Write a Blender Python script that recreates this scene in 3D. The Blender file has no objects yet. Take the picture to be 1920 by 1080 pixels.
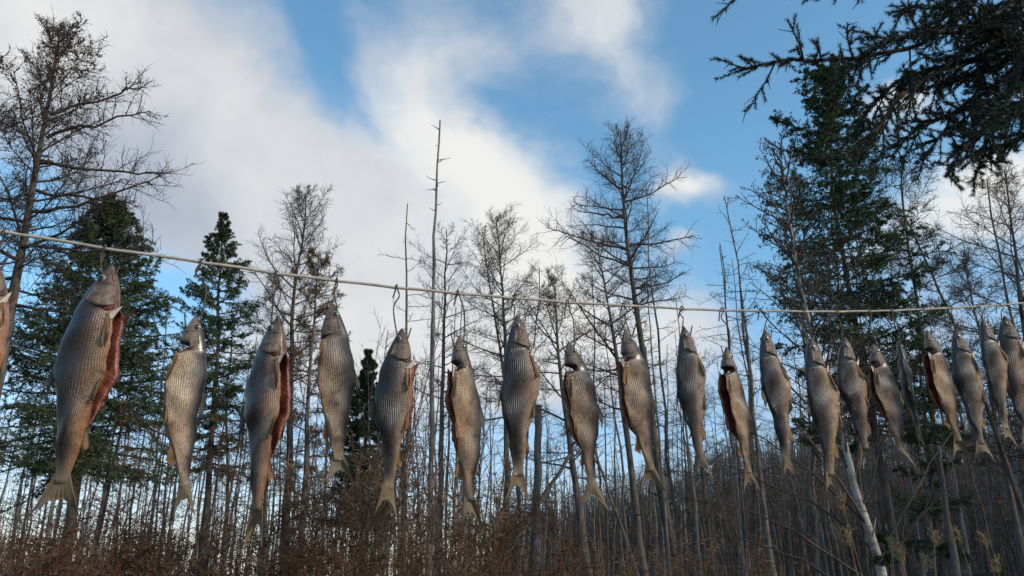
import bpy, math, random
import numpy as np
from mathutils import Vector, Matrix

# ------------------------------------------------------------------ camera, sky, sun
SC = bpy.context.scene
COL = SC.collection
F = 1507.0                    # focal length in pixels of a 1920 wide frame
PITCH = math.radians(20.0)
CZ = 1.3
cam_d = bpy.data.cameras.new('camera')
cam_d.sensor_width = 36.0
cam_d.lens = 36.0 * F / 1920.0
cam_d.clip_start = 0.05
cam_d.clip_end = 3000.0
cam = bpy.data.objects.new('camera', cam_d)
COL.objects.link(cam)
cam.location = (0, 0, CZ)
cam.rotation_euler = (math.radians(90) + PITCH, 0, 0)
SC.camera = cam
SP, CP = math.sin(PITCH), math.cos(PITCH)


def ray(px, py):
    x, u = (px - 960.0) / F, (540.0 - py) / F
    return np.array((x, CP - SP * u, SP + CP * u))


def at(px, py, Y):
    """the point of the world at depth Y that this direction meets"""
    d = ray(px, py)
    return np.array((0, 0, CZ)) + d * (Y / d[1])


SUN_EL, SUN_AZ = math.radians(24), math.radians(116)    # azimuth clockwise from +Y: to the right, behind the viewer
sun_dir = Vector((math.sin(SUN_AZ) * math.cos(SUN_EL), math.cos(SUN_AZ) * math.cos(SUN_EL), math.sin(SUN_EL)))
sun_d = bpy.data.lights.new('sun', 'SUN')
sun_d.energy = 2.4
sun_d.angle = math.radians(3.0)
sun_d.color = (1.0, 0.87, 0.70)
sun = bpy.data.objects.new('sun', sun_d)
COL.objects.link(sun)
sun.location = (8, -8, 12)
sun.rotation_euler = sun_dir.to_track_quat('Z', 'Y').to_euler()

SC.view_settings.view_transform = 'Standard'
SC.view_settings.look = 'None'
SC.view_settings.gamma = 1.0
SC.view_settings.exposure = 0.0
SC.view_settings.use_curve_mapping = False

world = bpy.data.worlds.new('World')
SC.world = world
world.use_nodes = True


def unit(a):
    a = np.asarray(a, float)
    return a / (np.linalg.norm(a, axis=-1, keepdims=True) + 1e-9)


class NT:
    """short hand for wiring nodes"""
    def __init__(s, tree):
        s.t = tree

    def n(s, typ, **kw):
        nd = s.t.nodes.new(typ)
        for k, v in kw.items():
            setattr(nd, k, v)
        return nd

    def put(s, sock, v):
        if isinstance(v, bpy.types.NodeSocket):
            s.t.links.new(v, sock)
        elif v is not None:
            sock.default_value = v

    def m(s, op, a, b=None, c=None, clamp=False):
        nd = s.n('ShaderNodeMath', operation=op, use_clamp=clamp)
        s.put(nd.inputs[0], a)
        if b is not None: s.put(nd.inputs[1], b)
        if c is not None: s.put(nd.inputs[2], c)
        return nd.outputs[0]

    def v(s, op, a, b=None):
        nd = s.n('ShaderNodeVectorMath', operation=op)
        s.put(nd.inputs[0], a)
        if b is not None: s.put(nd.inputs[1], b)
        return nd.outputs['Value'] if op in ('DOT_PRODUCT', 'LENGTH') else nd.outputs[0]

    def noise(s, vec, scale, detail=4, rough=0.55, dist=0.0):
        nd = s.n('ShaderNodeTexNoise')
        s.put(nd.inputs['Vector'], vec)
        nd.inputs['Scale'].default_value = scale
        nd.inputs['Detail'].default_value = detail
        nd.inputs['Roughness'].default_value = rough
        nd.inputs['Distortion'].default_value = dist
        return nd

    def mix(s, fac, a, b, mode='MIX'):
        nd = s.n('ShaderNodeMix', data_type='RGBA', blend_type=mode)
        s.put(nd.inputs[0], fac); s.put(nd.inputs[6], a); s.put(nd.inputs[7], b)
        return nd.outputs[2]

    def ramp(s, fac, stops, interp='LINEAR'):
        nd = s.n('ShaderNodeValToRGB')
        cr = nd.color_ramp
        cr.interpolation = interp
        while len(cr.elements) < len(stops): cr.elements.new(0.5)
        for e, (p, c) in zip(cr.elements, stops):
            e.position = p
            e.color = (c, c, c, 1) if isinstance(c, (int, float)) else (*c, 1)
        s.put(nd.inputs[0], fac)
        return nd.outputs[0]

    def smooth(s, x, lo, hi):
        nd = s.n('ShaderNodeMapRange', interpolation_type='SMOOTHSTEP')
        s.put(nd.inputs[0], x)
        nd.inputs[1].default_value = lo; nd.inputs[2].default_value = hi
        return nd.outputs[0]


def build_sky():
    T = NT(world.node_tree)
    bg = world.node_tree.nodes['Background']
    sky = T.n('ShaderNodeTexSky', sky_type='NISHITA')
    sky.sun_disc = False
    sky.sun_elevation = SUN_EL
    sky.sun_rotation = SUN_AZ
    sky.air_density = 1.0; sky.dust_density = 0.6; sky.ozone_density = 1.6
    d = T.n('ShaderNodeTexCoord').outputs['Generated']
    wob = T.noise(d, 2.6, 5, 0.55)
    dw = T.v('ADD', d, T.v('MULTIPLY', T.v('SUBTRACT', wob.outputs['Color'], (0.5, 0.5, 0.5)), (0.30, 0.30, 0.30)))

    def blobs(lst, vec):
        tot = None
        for px, py, ang, sx, sy, w in lst:
            c = ray(px, py); c /= np.linalg.norm(c)
            ex = ray(px + 1, py); ex = ex / np.linalg.norm(ex) - c
            ey = ray(px, py - 1); ey = ey / np.linalg.norm(ey) - c
            ex /= np.linalg.norm(ex); ey /= np.linalg.norm(ey)
            a = math.radians(ang)
            e1 = ex * math.cos(a) + ey * math.sin(a)
            e2 = -ex * math.sin(a) + ey * math.cos(a)
            v = T.v('SUBTRACT', vec, tuple(c))
            p = T.v('DOT_PRODUCT', v, tuple(e1 * F / sx))
            q = T.v('DOT_PRODUCT', v, tuple(e2 * F / sy))
            r2 = T.m('ADD', T.m('MULTIPLY', p, p), T.m('MULTIPLY', q, q))
            g = T.m('MULTIPLY', T.m('POWER', 2.718, T.m('MULTIPLY', r2, -1.0)), w)
            tot = g if tot is None else T.m('ADD', tot, g)
        return tot
    # where the cloud bank lies and where the sky is clear (direction, tilt, spread, weight)
    lay = blobs([
        (230, 180, -38, 440, 270, 0.50), (620, 430, -35, 420, 190, 0.50), (880, 330, -45, 300, 110, 0.42),
        (1010, 480, -30, 150, 90, 0.35), (100, 20, 0, 300, 150, 0.25),
        (890, 110, -68, 210, 110, 0.34), (1140, 40, -62, 220, 110, 0.60), (1270, 165, 10, 90, 45, 0.22),
        (1325, 362, 22, 95, 38, 0.50), (1285, 325, 40, 95, 50, 0.30), (1300, 482, 5, 60, 16, 0.42), (1300, 590, 10, 140, 66, 0.48),
        (1870, 290, 30, 120, 50, 0.60), (1640, 175, 60, 55, 45, 0.52), (1800, 430, 20, 130, 50, 0.48),
        (560, 640, 0, 260, 60, 0.18), (1180, 690, 0, 300, 80, 0.26), (1700, 690, 0, 120, 70, 0.30),
        (625, 110, -50, 200, 60, -0.50), (1000, 262, -20, 120, 40, -0.18), (1350, 240, -60, 330, 110, -0.28),
        (1600, 60, 0, 300, 160, -0.30), (330, 545, 0, 150, 60, -0.50), (40, 470, 0, 160, 110, -0.34),
        (1040, 820, 0, 160, 60, -0.2)], dw)
    nz = T.noise(T.v('MULTIPLY', dw, (1.0, 1.0, 1.7)), 3.2, 8, 0.56, 0.3)
    den = T.m('ADD', nz.outputs['Fac'], lay)
    c0 = ray(800, 250); c0 /= np.linalg.norm(c0)          # wisps drawn out along the bank
    gx = unit(np.cross(c0, (0, 0, 1.0))); gy = np.cross(gx, c0)
    sa, sb = (gx - gy) * 0.7071, (gx + gy) * 0.7071
    st = T.n('ShaderNodeCombineXYZ')
    T.put(st.inputs[0], T.m('MULTIPLY', T.v('DOT_PRODUCT', dw, tuple(sa)), 0.42)); T.put(st.inputs[1], T.v('DOT_PRODUCT', dw, tuple(sb))); T.put(st.inputs[2], T.v('DOT_PRODUCT', dw, tuple(c0)))
    fine = T.noise(st.outputs[0], 10.0, 8, 0.58, 0.25)
    den = T.m('ADD', den, T.m('MULTIPLY', T.m('SUBTRACT', fine.outputs['Fac'], 0.5), 0.56))
    mask = T.m('MULTIPLY', T.smooth(den, 0.40, 1.14), 0.97)
    # lit and grey parts of the clouds
    lit = blobs([(980, 420, -40, 260, 130, 0.55), (820, 300, -50, 170, 90, 0.30), (180, 170, -30, 230, 130, 0.28),
                 (1325, 362, 22, 80, 40, 0.45), (1870, 290, 20, 160, 80, 0.6), (1640, 175, 60, 60, 50, 0.5), (1800, 420, 20, 130, 60, 0.4),
                 (300, 330, -30, 190, 110, -0.30), (640, 180, -40, 200, 80, -0.25), (260, 490, 0, 120, 60, 0.30),
                 (1150, 50, -60, 190, 110, 0.42), (900, 110, -60, 150, 90, 0.10), (900, 640, 0, 700, 90, 0.25)], dw)
    n2 = T.noise(dw, 4.0, 5, 0.55)
    lv = T.m('ADD', T.m('ADD', T.m('MULTIPLY', T.m('SUBTRACT', n2.outputs['Fac'], 0.5), 1.2), lit), 0.52, clamp=True)
    ccol = T.ramp(lv, [(0.0, (2.7, 3.1, 3.9)), (0.42, (4.1, 4.3, 4.7)), (1.0, (6.4, 6.35, 6.15))])
    # deep clear autumn blue
    zz = T.n('ShaderNodeSeparateXYZ'); T.put(zz.inputs[0], d)
    tone = T.mix(T.smooth(zz.outputs[2], 0.0, 0.45), (1.10, 1.08, 1.25, 1), (1.22, 1.72, 1.72, 1))
    blue = T.mix(1.0, sky.outputs[0], tone, 'MULTIPLY')
    col = T.mix(mask, blue, ccol)
    world.node_tree.links.new(col, bg.inputs[0])
    bg.inputs[1].default_value = 0.14


build_sky()

# ------------------------------------------------------------------ helpers
RNG = np.random.default_rng(11)
random.seed(5)


def mesh_from(name, V, quads=None, tris=None, mats=(), mi=None, uv=None, smooth=True):
    me = bpy.data.meshes.new(name)
    V = np.asarray(V, np.float32)
    q = np.zeros((0, 4), np.int32) if quads is None else np.asarray(quads, np.int32)
    t = np.zeros((0, 3), np.int32) if tris is None else np.asarray(tris, np.int32)
    me.vertices.add(len(V)); me.vertices.foreach_set('co', V.ravel())
    nl = q.size + t.size
    loops = np.concatenate([q.ravel(), t.ravel()])
    me.loops.add(nl); me.loops.foreach_set('vertex_index', loops)
    start = np.concatenate([np.arange(len(q)) * 4, q.size + np.arange(len(t)) * 3])
    me.polygons.add(len(q) + len(t))
    me.polygons.foreach_set('loop_start', start.astype(np.int32))
    if smooth:
        me.polygons.foreach_set('use_smooth', np.ones(len(q) + len(t), bool))
    for m in mats: me.materials.append(m)
    if mi is not None: me.polygons.foreach_set('material_index', np.asarray(mi, np.int32))
    if uv is not None:
        l = me.uv_layers.new(name='UVMap')
        l.data.foreach_set('uv', np.asarray(uv, np.float32)[loops].ravel())
    me.update(calc_edges=True)
    return me


class Geo:
    """collects batches of tubes and leaf faces for one mesh"""
    def __init__(s):
        s.V, s.Q, s.T, s.k = [], [], [], 0

    def tubes(s, P, r0, r1, sides=3):
        P = np.asarray(P, float)
        if P.ndim == 2: P = P[None]
        M, K, _ = P.shape
        if M == 0: return
        r0 = np.broadcast_to(np.asarray(r0, float), (M,)); r1 = np.broadcast_to(np.asarray(r1, float), (M,))
        t = np.gradient(P, axis=1)
        t /= np.linalg.norm(t, axis=2, keepdims=True) + 1e-9
        mean = t.mean(axis=1)
        ref = np.where((np.abs(mean[:, 2]) > 0.8)[:, None], np.array((1.0, 0, 0)), np.array((0, 0, 1.0)))[:, None, :]
        u = np.cross(t, ref); u /= np.linalg.norm(u, axis=2, keepdims=True) + 1e-9
        v = np.cross(t, u)
        R = r0[:, None] + (r1 - r0)[:, None] * np.linspace(0, 1, K)[None]
        s.rings(P, u, v, R, sides)

    def rings(s, P, u, v, R, sides):
        M, K, _ = P.shape
        a = np.arange(sides) * 2 * math.pi / sides
        V = P[:, :, None, :] + R[:, :, None, None] * (np.cos(a)[None, None, :, None] * u[:, :, None, :] + np.sin(a)[None, None, :, None] * v[:, :, None, :])
        idx = s.k + np.arange(M * K * sides).reshape(M, K, sides)
        nx = np.roll(idx, -1, axis=2)
        s.Q.append(np.stack([idx[:, :-1], nx[:, :-1], nx[:, 1:], idx[:, 1:]], -1).reshape(-1, 4))
        s.V.append(V.reshape(-1, 3)); s.k += M * K * sides

    def tri(s, A, B, C):
        M = len(A)
        s.V.append(np.stack([A, B, C], 1).reshape(-1, 3))
        s.T.append(s.k + np.arange(M * 3).reshape(M, 3)); s.k += M * 3

    def quad(s, A, B, C, D):
        M = len(A)
        s.V.append(np.stack([A, B, C, D], 1).reshape(-1, 3))
        s.Q.append(s.k + np.arange(M * 4).reshape(M, 4)); s.k += M * 4

    def mesh(s, name, mat, smooth=True):
        V = np.concatenate(s.V) if s.V else np.zeros((0, 3))
        return mesh_from(name, V, np.concatenate(s.Q) if s.Q else None, np.concatenate(s.T) if s.T else None, (mat,), smooth=smooth)


def link(name, me, parent=None):
    o = bpy.data.objects.new(name, me)
    COL.objects.link(o)
    if parent is not None: o.parent = parent
    return o


def tag(o, label=None, cat=None, group=None, kind=None):
    if label: o['label'] = label
    if cat: o['category'] = cat
    if group: o['group'] = group
    if kind: o['kind'] = kind
    return o


def thing(name, loc, label, cat, group=None):
    o = bpy.data.objects.new(name, None)
    o.empty_display_size = 0.1
    COL.objects.link(o)
    o.location = loc
    return tag(o, label, cat, group)


def sm(x, a, b):
    t = np.clip((np.asarray(x, float) - a) / (b - a), 0, 1)
    return t * t * (3 - 2 * t)


def catmull(pts, n=6):
    p = np.asarray(pts, float)
    p = np.vstack([2 * p[0] - p[1], p, 2 * p[-1] - p[-2]])
    out = []
    for i in range(1, len(p) - 2):
        for t in np.linspace(0, 1, n, endpoint=False):
            out.append(0.5 * ((2 * p[i]) + (-p[i-1] + p[i+1]) * t + (2*p[i-1] - 5*p[i] + 4*p[i+1] - p[i+2]) * t*t + (-p[i-1] + 3*p[i] - 3*p[i+1] + p[i+2]) * t**3))
    out.append(p[-2])
    return np.array(out)


def along(P, s):
    """P (N,K,3) and s (N,n) in 0..1: positions and tangents (N,n,3)"""
    N, K, _ = P.shape
    x = np.clip(s, 0, 0.9999) * (K - 1)
    i = x.astype(int); f = (x - i)[..., None]
    r = np.arange(N)[:, None]
    a, b = P[r, i], P[r, i + 1]
    return a + (b - a) * f, unit(b - a)


def grow(start, direc, length, K=4, bend=(0, 0, 0), wob=0.15, rng=RNG):
    """polylines from start points; the direction drifts by bend and wobbles"""
    M = len(start)
    out = np.empty((M, K, 3)); out[:, 0] = start
    d = unit(direc)
    step = (np.asarray(length) / (K - 1))[:, None]
    for k in range(1, K):
        d = unit(d + np.asarray(bend) / (K - 1) + rng.normal(0, wob, (M, 3)))
        out[:, k] = out[:, k - 1] + d * step
    return out


def spawn(P, Lp, n, s0, s1, ang, ratio, K=3, up=0.0, bend=(0, 0, 0), wob=0.12, flat=0.0, taper=0.6, rng=RNG):
    """n side shoots on each parent polyline"""
    N = len(P)
    s = s0 + (s1 - s0) * (np.arange(n)[None] + rng.random((N, n))) / n
    p, t = along(P, s)
    rv = rng.normal(0, 1, (N, n, 3))
    if flat: rv[..., 2] *= (1 - flat)
    perp = unit(rv - (rv * t).sum(-1, keepdims=True) * t)
    a = np.radians(ang) * rng.uniform(0.75, 1.25, (N, n, 1))
    d = t * np.cos(a) + perp * np.sin(a) + np.array((0, 0, up))
    L = np.asarray(Lp)[:, None] * ratio * (1 - taper * s) * rng.uniform(0.55, 1.25, (N, n))
    C = grow(p.reshape(-1, 3), d.reshape(-1, 3), L.ravel(), K, bend, wob, rng)
    return C, L.ravel()


# ------------------------------------------------------------------ materials
def mat(name, rough=0.8, spec=0.2):
    m = bpy.data.materials.new(name)
    m.use_nodes = True
    b = m.node_tree.nodes['Principled BSDF']
    b.inputs['Roughness'].default_value = rough
    b.inputs['Specular IOR Level'].default_value = spec
    return m, NT(m.node_tree), b


def noisy(name, c1, c2, scale=6.0, rough=0.85, bump=0.0, stretch=(1, 1, 1), detail=5, spec=0.15, transl=0.0, rnd=0.0):
    m, T, b = mat(name, rough, spec)
    co = T.n('ShaderNodeTexCoord').outputs['Object']
    vec = T.v('MULTIPLY', co, stretch)
    nz = T.noise(vec, scale, detail, 0.6)
    c = T.ramp(nz.outputs['Fac'], [(0.32, c1), (0.68, c2)])
    if rnd:
        r = T.n('ShaderNodeObjectInfo').outputs['Random']
        c = T.mix(1.0, c, T.ramp(r, [(0, (1 - rnd,) * 3), (1, (1 + rnd,) * 3)]), 'MULTIPLY')
    T.put(b.inputs['Base Color'], c)
    if bump:
        bp = T.n('ShaderNodeBump'); bp.inputs['Strength'].default_value = bump; bp.inputs['Distance'].default_value = 0.03
        T.put(bp.inputs['Height'], nz.outputs['Fac']); T.put(b.inputs['Normal'], bp.outputs[0])
    if transl:
        tr = T.n('ShaderNodeBsdfTranslucent'); T.put(tr.inputs[0], c)
        mx = T.n('ShaderNodeMixShader'); mx.inputs[0].default_value = transl
        out = [n for n in m.node_tree.nodes if n.type == 'OUTPUT_MATERIAL'][0]
        T.put(mx.inputs[1], b.outputs[0]); T.put(mx.inputs[2], tr.outputs[0]); T.put(out.inputs[0], mx.outputs[0])
    return m


M_bark = noisy('larch_bark', (0.060, 0.048, 0.040), (0.19, 0.155, 0.13), 9, 0.9, 0.9, (1.6, 1.6, 0.35), rnd=0.25)
M_bark_pale = noisy('pale_bark', (0.11, 0.095, 0.085), (0.30, 0.265, 0.235), 9, 0.9, 0.8, (1.6, 1.6, 0.3), rnd=0.3)
M_bark_dark = noisy('spruce_bark', (0.035, 0.028, 0.024), (0.12, 0.095, 0.08), 9, 0.9, 0.9, (1.5, 1.5, 0.5))
M_dead = noisy('dead_wood', (0.10, 0.088, 0.078), (0.28, 0.25, 0.22), 7, 0.9, 0.8, (2, 2, 0.25))
M_twig = noisy('larch_twig', (0.050, 0.040, 0.034), (0.10, 0.080, 0.066), 3, 0.85)
M_twig_gold = noisy('golden_needle_twig', (0.11, 0.065, 0.030), (0.22, 0.135, 0.060), 3, 0.85, transl=0.2)
M_twig_grey = noisy('grey_twig', (0.085, 0.070, 0.060), (0.16, 0.13, 0.11), 3, 0.85)
M_cone = noisy('cone', (0.045, 0.032, 0.025), (0.085, 0.060, 0.045), 8, 0.85)
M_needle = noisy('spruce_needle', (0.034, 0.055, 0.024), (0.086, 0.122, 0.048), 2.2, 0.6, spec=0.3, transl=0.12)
M_needle_near = noisy('near_spruce_needle', (0.020, 0.038, 0.026), (0.038, 0.062, 0.038), 3.0, 0.55, spec=0.3)  # nearly black green: the shade on the near boughs is painted in
M_weed = noisy('dry_weed', (0.085, 0.048, 0.030), (0.21, 0.130, 0.080), 2.5, 0.9, transl=0.15, rnd=0.25)
M_rust = noisy('rusty_leaf', (0.075, 0.036, 0.022), (0.155, 0.078, 0.045), 2.5, 0.9, transl=0.15, rnd=0.2)
M_reed = noisy('dry_reed', (0.26, 0.17, 0.085), (0.44, 0.31, 0.17), 6, 0.85, transl=0.2)
M_catkin = noisy('catkin', (0.050, 0.040, 0.032), (0.10, 0.075, 0.055), 5, 0.85)
M_ground = noisy('forest_floor', (0.045, 0.032, 0.024), (0.10, 0.072, 0.050), 0.9, 0.95, 0.6, detail=9)  # darkened to carry the shade of the right-hand slope in its colour
M_far = noisy('far_wood', (0.048, 0.039, 0.034), (0.105, 0.085, 0.072), 0.25, 0.9)  # shade of the slope is put into this dark colour


def birch_mat():
    m, T, b = mat('birch_bark', 0.75, 0.2)
    co = T.n('ShaderNodeTexCoord').outputs['Object']
    lent = T.noise(T.v('MULTIPLY', co, (3, 3, 26)), 3.0, 4, 0.6)
    patch = T.noise(T.v('MULTIPLY', co, (1, 1, 0.7)), 4.5, 5, 0.6)
    base = T.ramp(patch.outputs['Fac'], [(0.34, (0.10, 0.078, 0.064)), (0.48, (0.30, 0.25, 0.21)), (0.66, (0.56, 0.50, 0.44))])
    c = T.mix(T.ramp(lent.outputs['Fac'], [(0.36, 0.85), (0.47, 0.0)]), base, (0.06, 0.05, 0.045, 1))
    c = T.mix(T.ramp(patch.outputs['Fac'], [(0.27, 0.9), (0.36, 0.0)]), c, (0.05, 0.042, 0.038, 1))
    T.put(b.inputs['Base Color'], c)
    bp = T.n('ShaderNodeBump'); bp.inputs['Strength'].default_value = 0.5; bp.inputs['Distance'].default_value = 0.01
    T.put(bp.inputs['Height'], lent.outputs['Fac']); T.put(b.inputs['Normal'], bp.outputs[0])
    return m


M_birch = birch_mat()


def skin_mat():
    """scaled fish skin; UV: u 0 belly to 1 back, v snout to tail; object colour tints each fish"""
    m, T, b = mat('fish_skin', 0.45, 0.50)
    tc = T.n('ShaderNodeTexCoord')
    sep = T.n('ShaderNodeSeparateXYZ'); T.put(sep.inputs[0], tc.outputs['UV'])
    u, v = sep.outputs[0], sep.outputs[1]
    oi = T.n('ShaderNodeObjectInfo')
    offs = T.v('ADD', tc.outputs['Object'], T.v('MULTIPLY', T.n('ShaderNodeCombineXYZ').outputs[0], (1, 1, 1)))
    ofv = T.n('ShaderNodeCombineXYZ'); T.put(ofv.inputs[0], T.m('MULTIPLY', oi.outputs['Random'], 37.0))
    offs = T.v('ADD', tc.outputs['Object'], ofv.outputs[0])
    n1 = T.noise(offs, 22, 4, 0.6)
    n2 = T.noise(offs, 70, 3, 0.6)
    uu = T.m('ADD', u, T.m('MULTIPLY', T.m('SUBTRACT', n1.outputs['Fac'], 0.5), 0.26))
    uu = T.m('ADD', uu, T.m('SUBTRACT', oi.outputs['Alpha'], 0.5))
    base = T.ramp(uu, [(0.06, (0.46, 0.35, 0.26)), (0.24, (0.45, 0.36, 0.275)), (0.36, (0.38, 0.315, 0.255)), (0.46, (0.25, 0.213, 0.19)),
                       (0.56, (0.095, 0.088, 0.093)), (0.70, (0.020, 0.022, 0.030))])
    base = T.mix(1.0, base, oi.outputs['Color'], 'MULTIPLY')
    base = T.mix(T.ramp(T.m('ADD', u, T.m('MULTIPLY', T.m('SUBTRACT', n1.outputs['Fac'], 0.5), 0.2)), [(0.06, 0.8), (0.24, 0.0)]), base, (0.40, 0.175, 0.085, 1))
    # pink bruises low on the flank
    pk = T.m('MULTIPLY', T.ramp(n1.outputs['Fac'], [(0.48, 0.0), (0.70, 0.75)]), T.ramp(u, [(0.15, 1.0), (0.62, 0.0)]))
    base = T.mix(pk, base, (0.30, 0.135, 0.095, 1))
    # scales in offset rows
    cell = T.n('ShaderNodeCombineXYZ'); T.put(cell.inputs[0], T.m('MULTIPLY', v, 104.0)); T.put(cell.inputs[1], T.m('MULTIPLY', u, 27.0))
    us, vs = u, v
    u = T.m('ADD', u, T.m('MULTIPLY', T.m('SUBTRACT', n1.outputs['Fac'], 0.5), 0.045))
    v = T.m('ADD', v, T.m('MULTIPLY', T.m('SUBTRACT', n2.outputs['Fac'], 0.5), 0.012))
    row = T.m('FLOOR', T.m('MULTIPLY', u, 27.0))
    fy = T.m('FRACT', T.m('MULTIPLY', u, 27.0))
    sx = T.m('ADD', T.m('MULTIPLY', v, 104.0), T.m('MULTIPLY', T.m('MODULO', row, 2.0), 0.5))
    fx = T.m('FRACT', sx)
    dy = T.m('MULTIPLY', T.m('ABSOLUTE', T.m('SUBTRACT', fy, 0.5)), 2.0)
    edge = T.m('SUBTRACT', 1.0, T.m('MULTIPLY', T.m('POWER', dy, 2.5), 0.8))          # row seams
    tip = T.m('SUBTRACT', 1.0, T.m('POWER', fx, 3.0))
    hgt = T.m('MULTIPLY', edge, T.m('ADD', T.m('MULTIPLY', tip, 0.7), 0.3))
    u, v = us, vs
    wn = T.n('ShaderNodeTexWhiteNoise', noise_dimensions='2D')
    cid = T.n('ShaderNodeCombineXYZ'); T.put(cid.inputs[0], T.m('FLOOR', sx)); T.put(cid.inputs[1], row); T.put(wn.inputs['Vector'], cid.outputs[0])
    body = T.m('MULTIPLY', T.smooth(v, 0.185, 0.215), T.m('SUBTRACT', 1.0, T.smooth(v, 0.78, 0.84)))
    amt = T.m('MULTIPLY', body, 0.85)
    shade = T.m('ADD', T.m('MULTIPLY', hgt, 0.75), T.m('MULTIPLY', wn.outputs['Value'], 0.55))
    sc = T.mix(1.0, base, T.ramp(shade, [(0.1, (0.42, 0.40, 0.40)), (0.75, (1.0, 1.0, 1.0)), (1.0, (1.45, 1.45, 1.42))]), 'MULTIPLY')
    n3 = T.noise(offs, 9, 5, 0.65)
    amt = T.m('MULTIPLY', amt, T.ramp(n3.outputs['Fac'], [(0.35, 0.35), (0.6, 1.0)]))
    col = T.mix(amt, base, sc)
    n4 = T.noise(offs, 38, 5, 0.7)
    col = T.mix(1.0, col, T.ramp(n4.outputs['Fac'], [(0.30, (0.45, 0.42, 0.40)), (0.48, (1.0, 1.0, 1.0)), (0.75, (1.22, 1.18, 1.12))]), 'MULTIPLY')
    # bare brownish head
    hd = T.ramp(n2.outputs['Fac'], [(0.35, (0.075, 0.048, 0.036)), (0.62, (0.22, 0.16, 0.125))])
    hd = T.mix(T.ramp(u, [(0.45, 0.0), (0.85, 0.85)]), hd, (0.05, 0.048, 0.05, 1))
    col = T.mix(T.m('MULTIPLY', T.m('SUBTRACT', 1.0, T.smooth(v, 0.185, 0.215)), 0.8), col, hd)
    col = T.mix(1.0, col, (0.80, 0.69, 0.60, 1), 'MULTIPLY')
    col = T.mix(T.smooth(v, 0.76, 0.84), col, (0.24, 0.17, 0.115, 1))
    T.put(b.inputs['Base Color'], col)
    T.put(b.inputs['Roughness'], T.m('ADD', T.m('MULTIPLY', n4.outputs['Fac'], 0.42), 0.10))
    b.inputs['Metallic'].default_value = 0.0
    bp = T.n('ShaderNodeBump'); bp.inputs['Strength'].default_value = 0.7; bp.inputs['Distance'].default_value = 0.0015
    T.put(bp.inputs['Height'], T.m('ADD', T.m('MULTIPLY', hgt, body), T.m('MULTIPLY', n2.outputs['Fac'], 0.5)))
    T.put(b.inputs['Normal'], bp.outputs[0])
    return m


def fin_mat(name, c1, c2):
    m, T, b = mat(name, 0.5, 0.35)
    tc = T.n('ShaderNodeTexCoord')
    sep = T.n('ShaderNodeSeparateXYZ'); T.put(sep.inputs[0], tc.outputs['UV'])
    st = T.m('ABSOLUTE', T.m('SINE', T.m('MULTIPLY', sep.outputs[0], 60.0)))
    nz = T.noise(tc.outputs['Object'], 40, 3)
    c = T.ramp(T.m('ADD', T.m('MULTIPLY', st, 0.45), T.m('MULTIPLY', nz.outputs['Fac'], 0.6)), [(0.2, c1), (0.85, c2)])
    T.put(b.inputs['Base Color'], c)
    bp = T.n('ShaderNodeBump'); bp.inputs['Strength'].default_value = 0.5; bp.inputs['Distance'].default_value = 0.001
    T.put(bp.inputs['Height'], st); T.put(b.inputs['Normal'], bp.outputs[0])
    tr = T.n('ShaderNodeBsdfTranslucent'); T.put(tr.inputs[0], c)
    mx = T.n('ShaderNodeMixShader'); mx.inputs[0].default_value = 0.35
    out = [n for n in m.node_tree.nodes if n.type == 'OUTPUT_MATERIAL'][0]
    T.put(mx.inputs[1], b.outputs[0]); T.put(mx.inputs[2], tr.outputs[0]); T.put(out.inputs[0], mx.outputs[0])
    return m


M_skin = skin_mat()
def flesh_mat():
    """drying belly wall: ribs, dark blood and fat"""
    m, T, b = mat('raw_flesh', 0.42, 0.42)
    tc = T.n('ShaderNodeTexCoord')
    sep = T.n('ShaderNodeSeparateXYZ'); T.put(sep.inputs[0], tc.outputs['Object'])
    nz = T.noise(tc.outputs['Object'], 34, 6, 0.65)
    rib = T.m('ABSOLUTE', T.m('SINE', T.m('ADD', T.m('ADD', T.m('MULTIPLY', sep.outputs[2], 330.0), T.m('MULTIPLY', sep.outputs[0], 260.0)), T.m('MULTIPLY', nz.outputs['Fac'], 4.0))))
    c = T.ramp(nz.outputs['Fac'], [(0.32, (0.035, 0.010, 0.009)), (0.47, (0.15, 0.036, 0.026)), (0.58, (0.27, 0.088, 0.048)), (0.72, (0.38, 0.20, 0.11))])
    c = T.mix(T.m('MULTIPLY', T.ramp(rib, [(0.0, 1.0), (0.3, 0.0)]), 0.10), c, (0.36, 0.22, 0.16, 1))
    T.put(b.inputs['Base Color'], c)
    bp = T.n('ShaderNodeBump'); bp.inputs['Strength'].default_value = 0.5; bp.inputs['Distance'].default_value = 0.002
    T.put(bp.inputs['Height'], T.m('ADD', nz.outputs['Fac'], T.m('MULTIPLY', rib, 0.3))); T.put(b.inputs['Normal'], bp.outputs[0])
    return m


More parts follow.
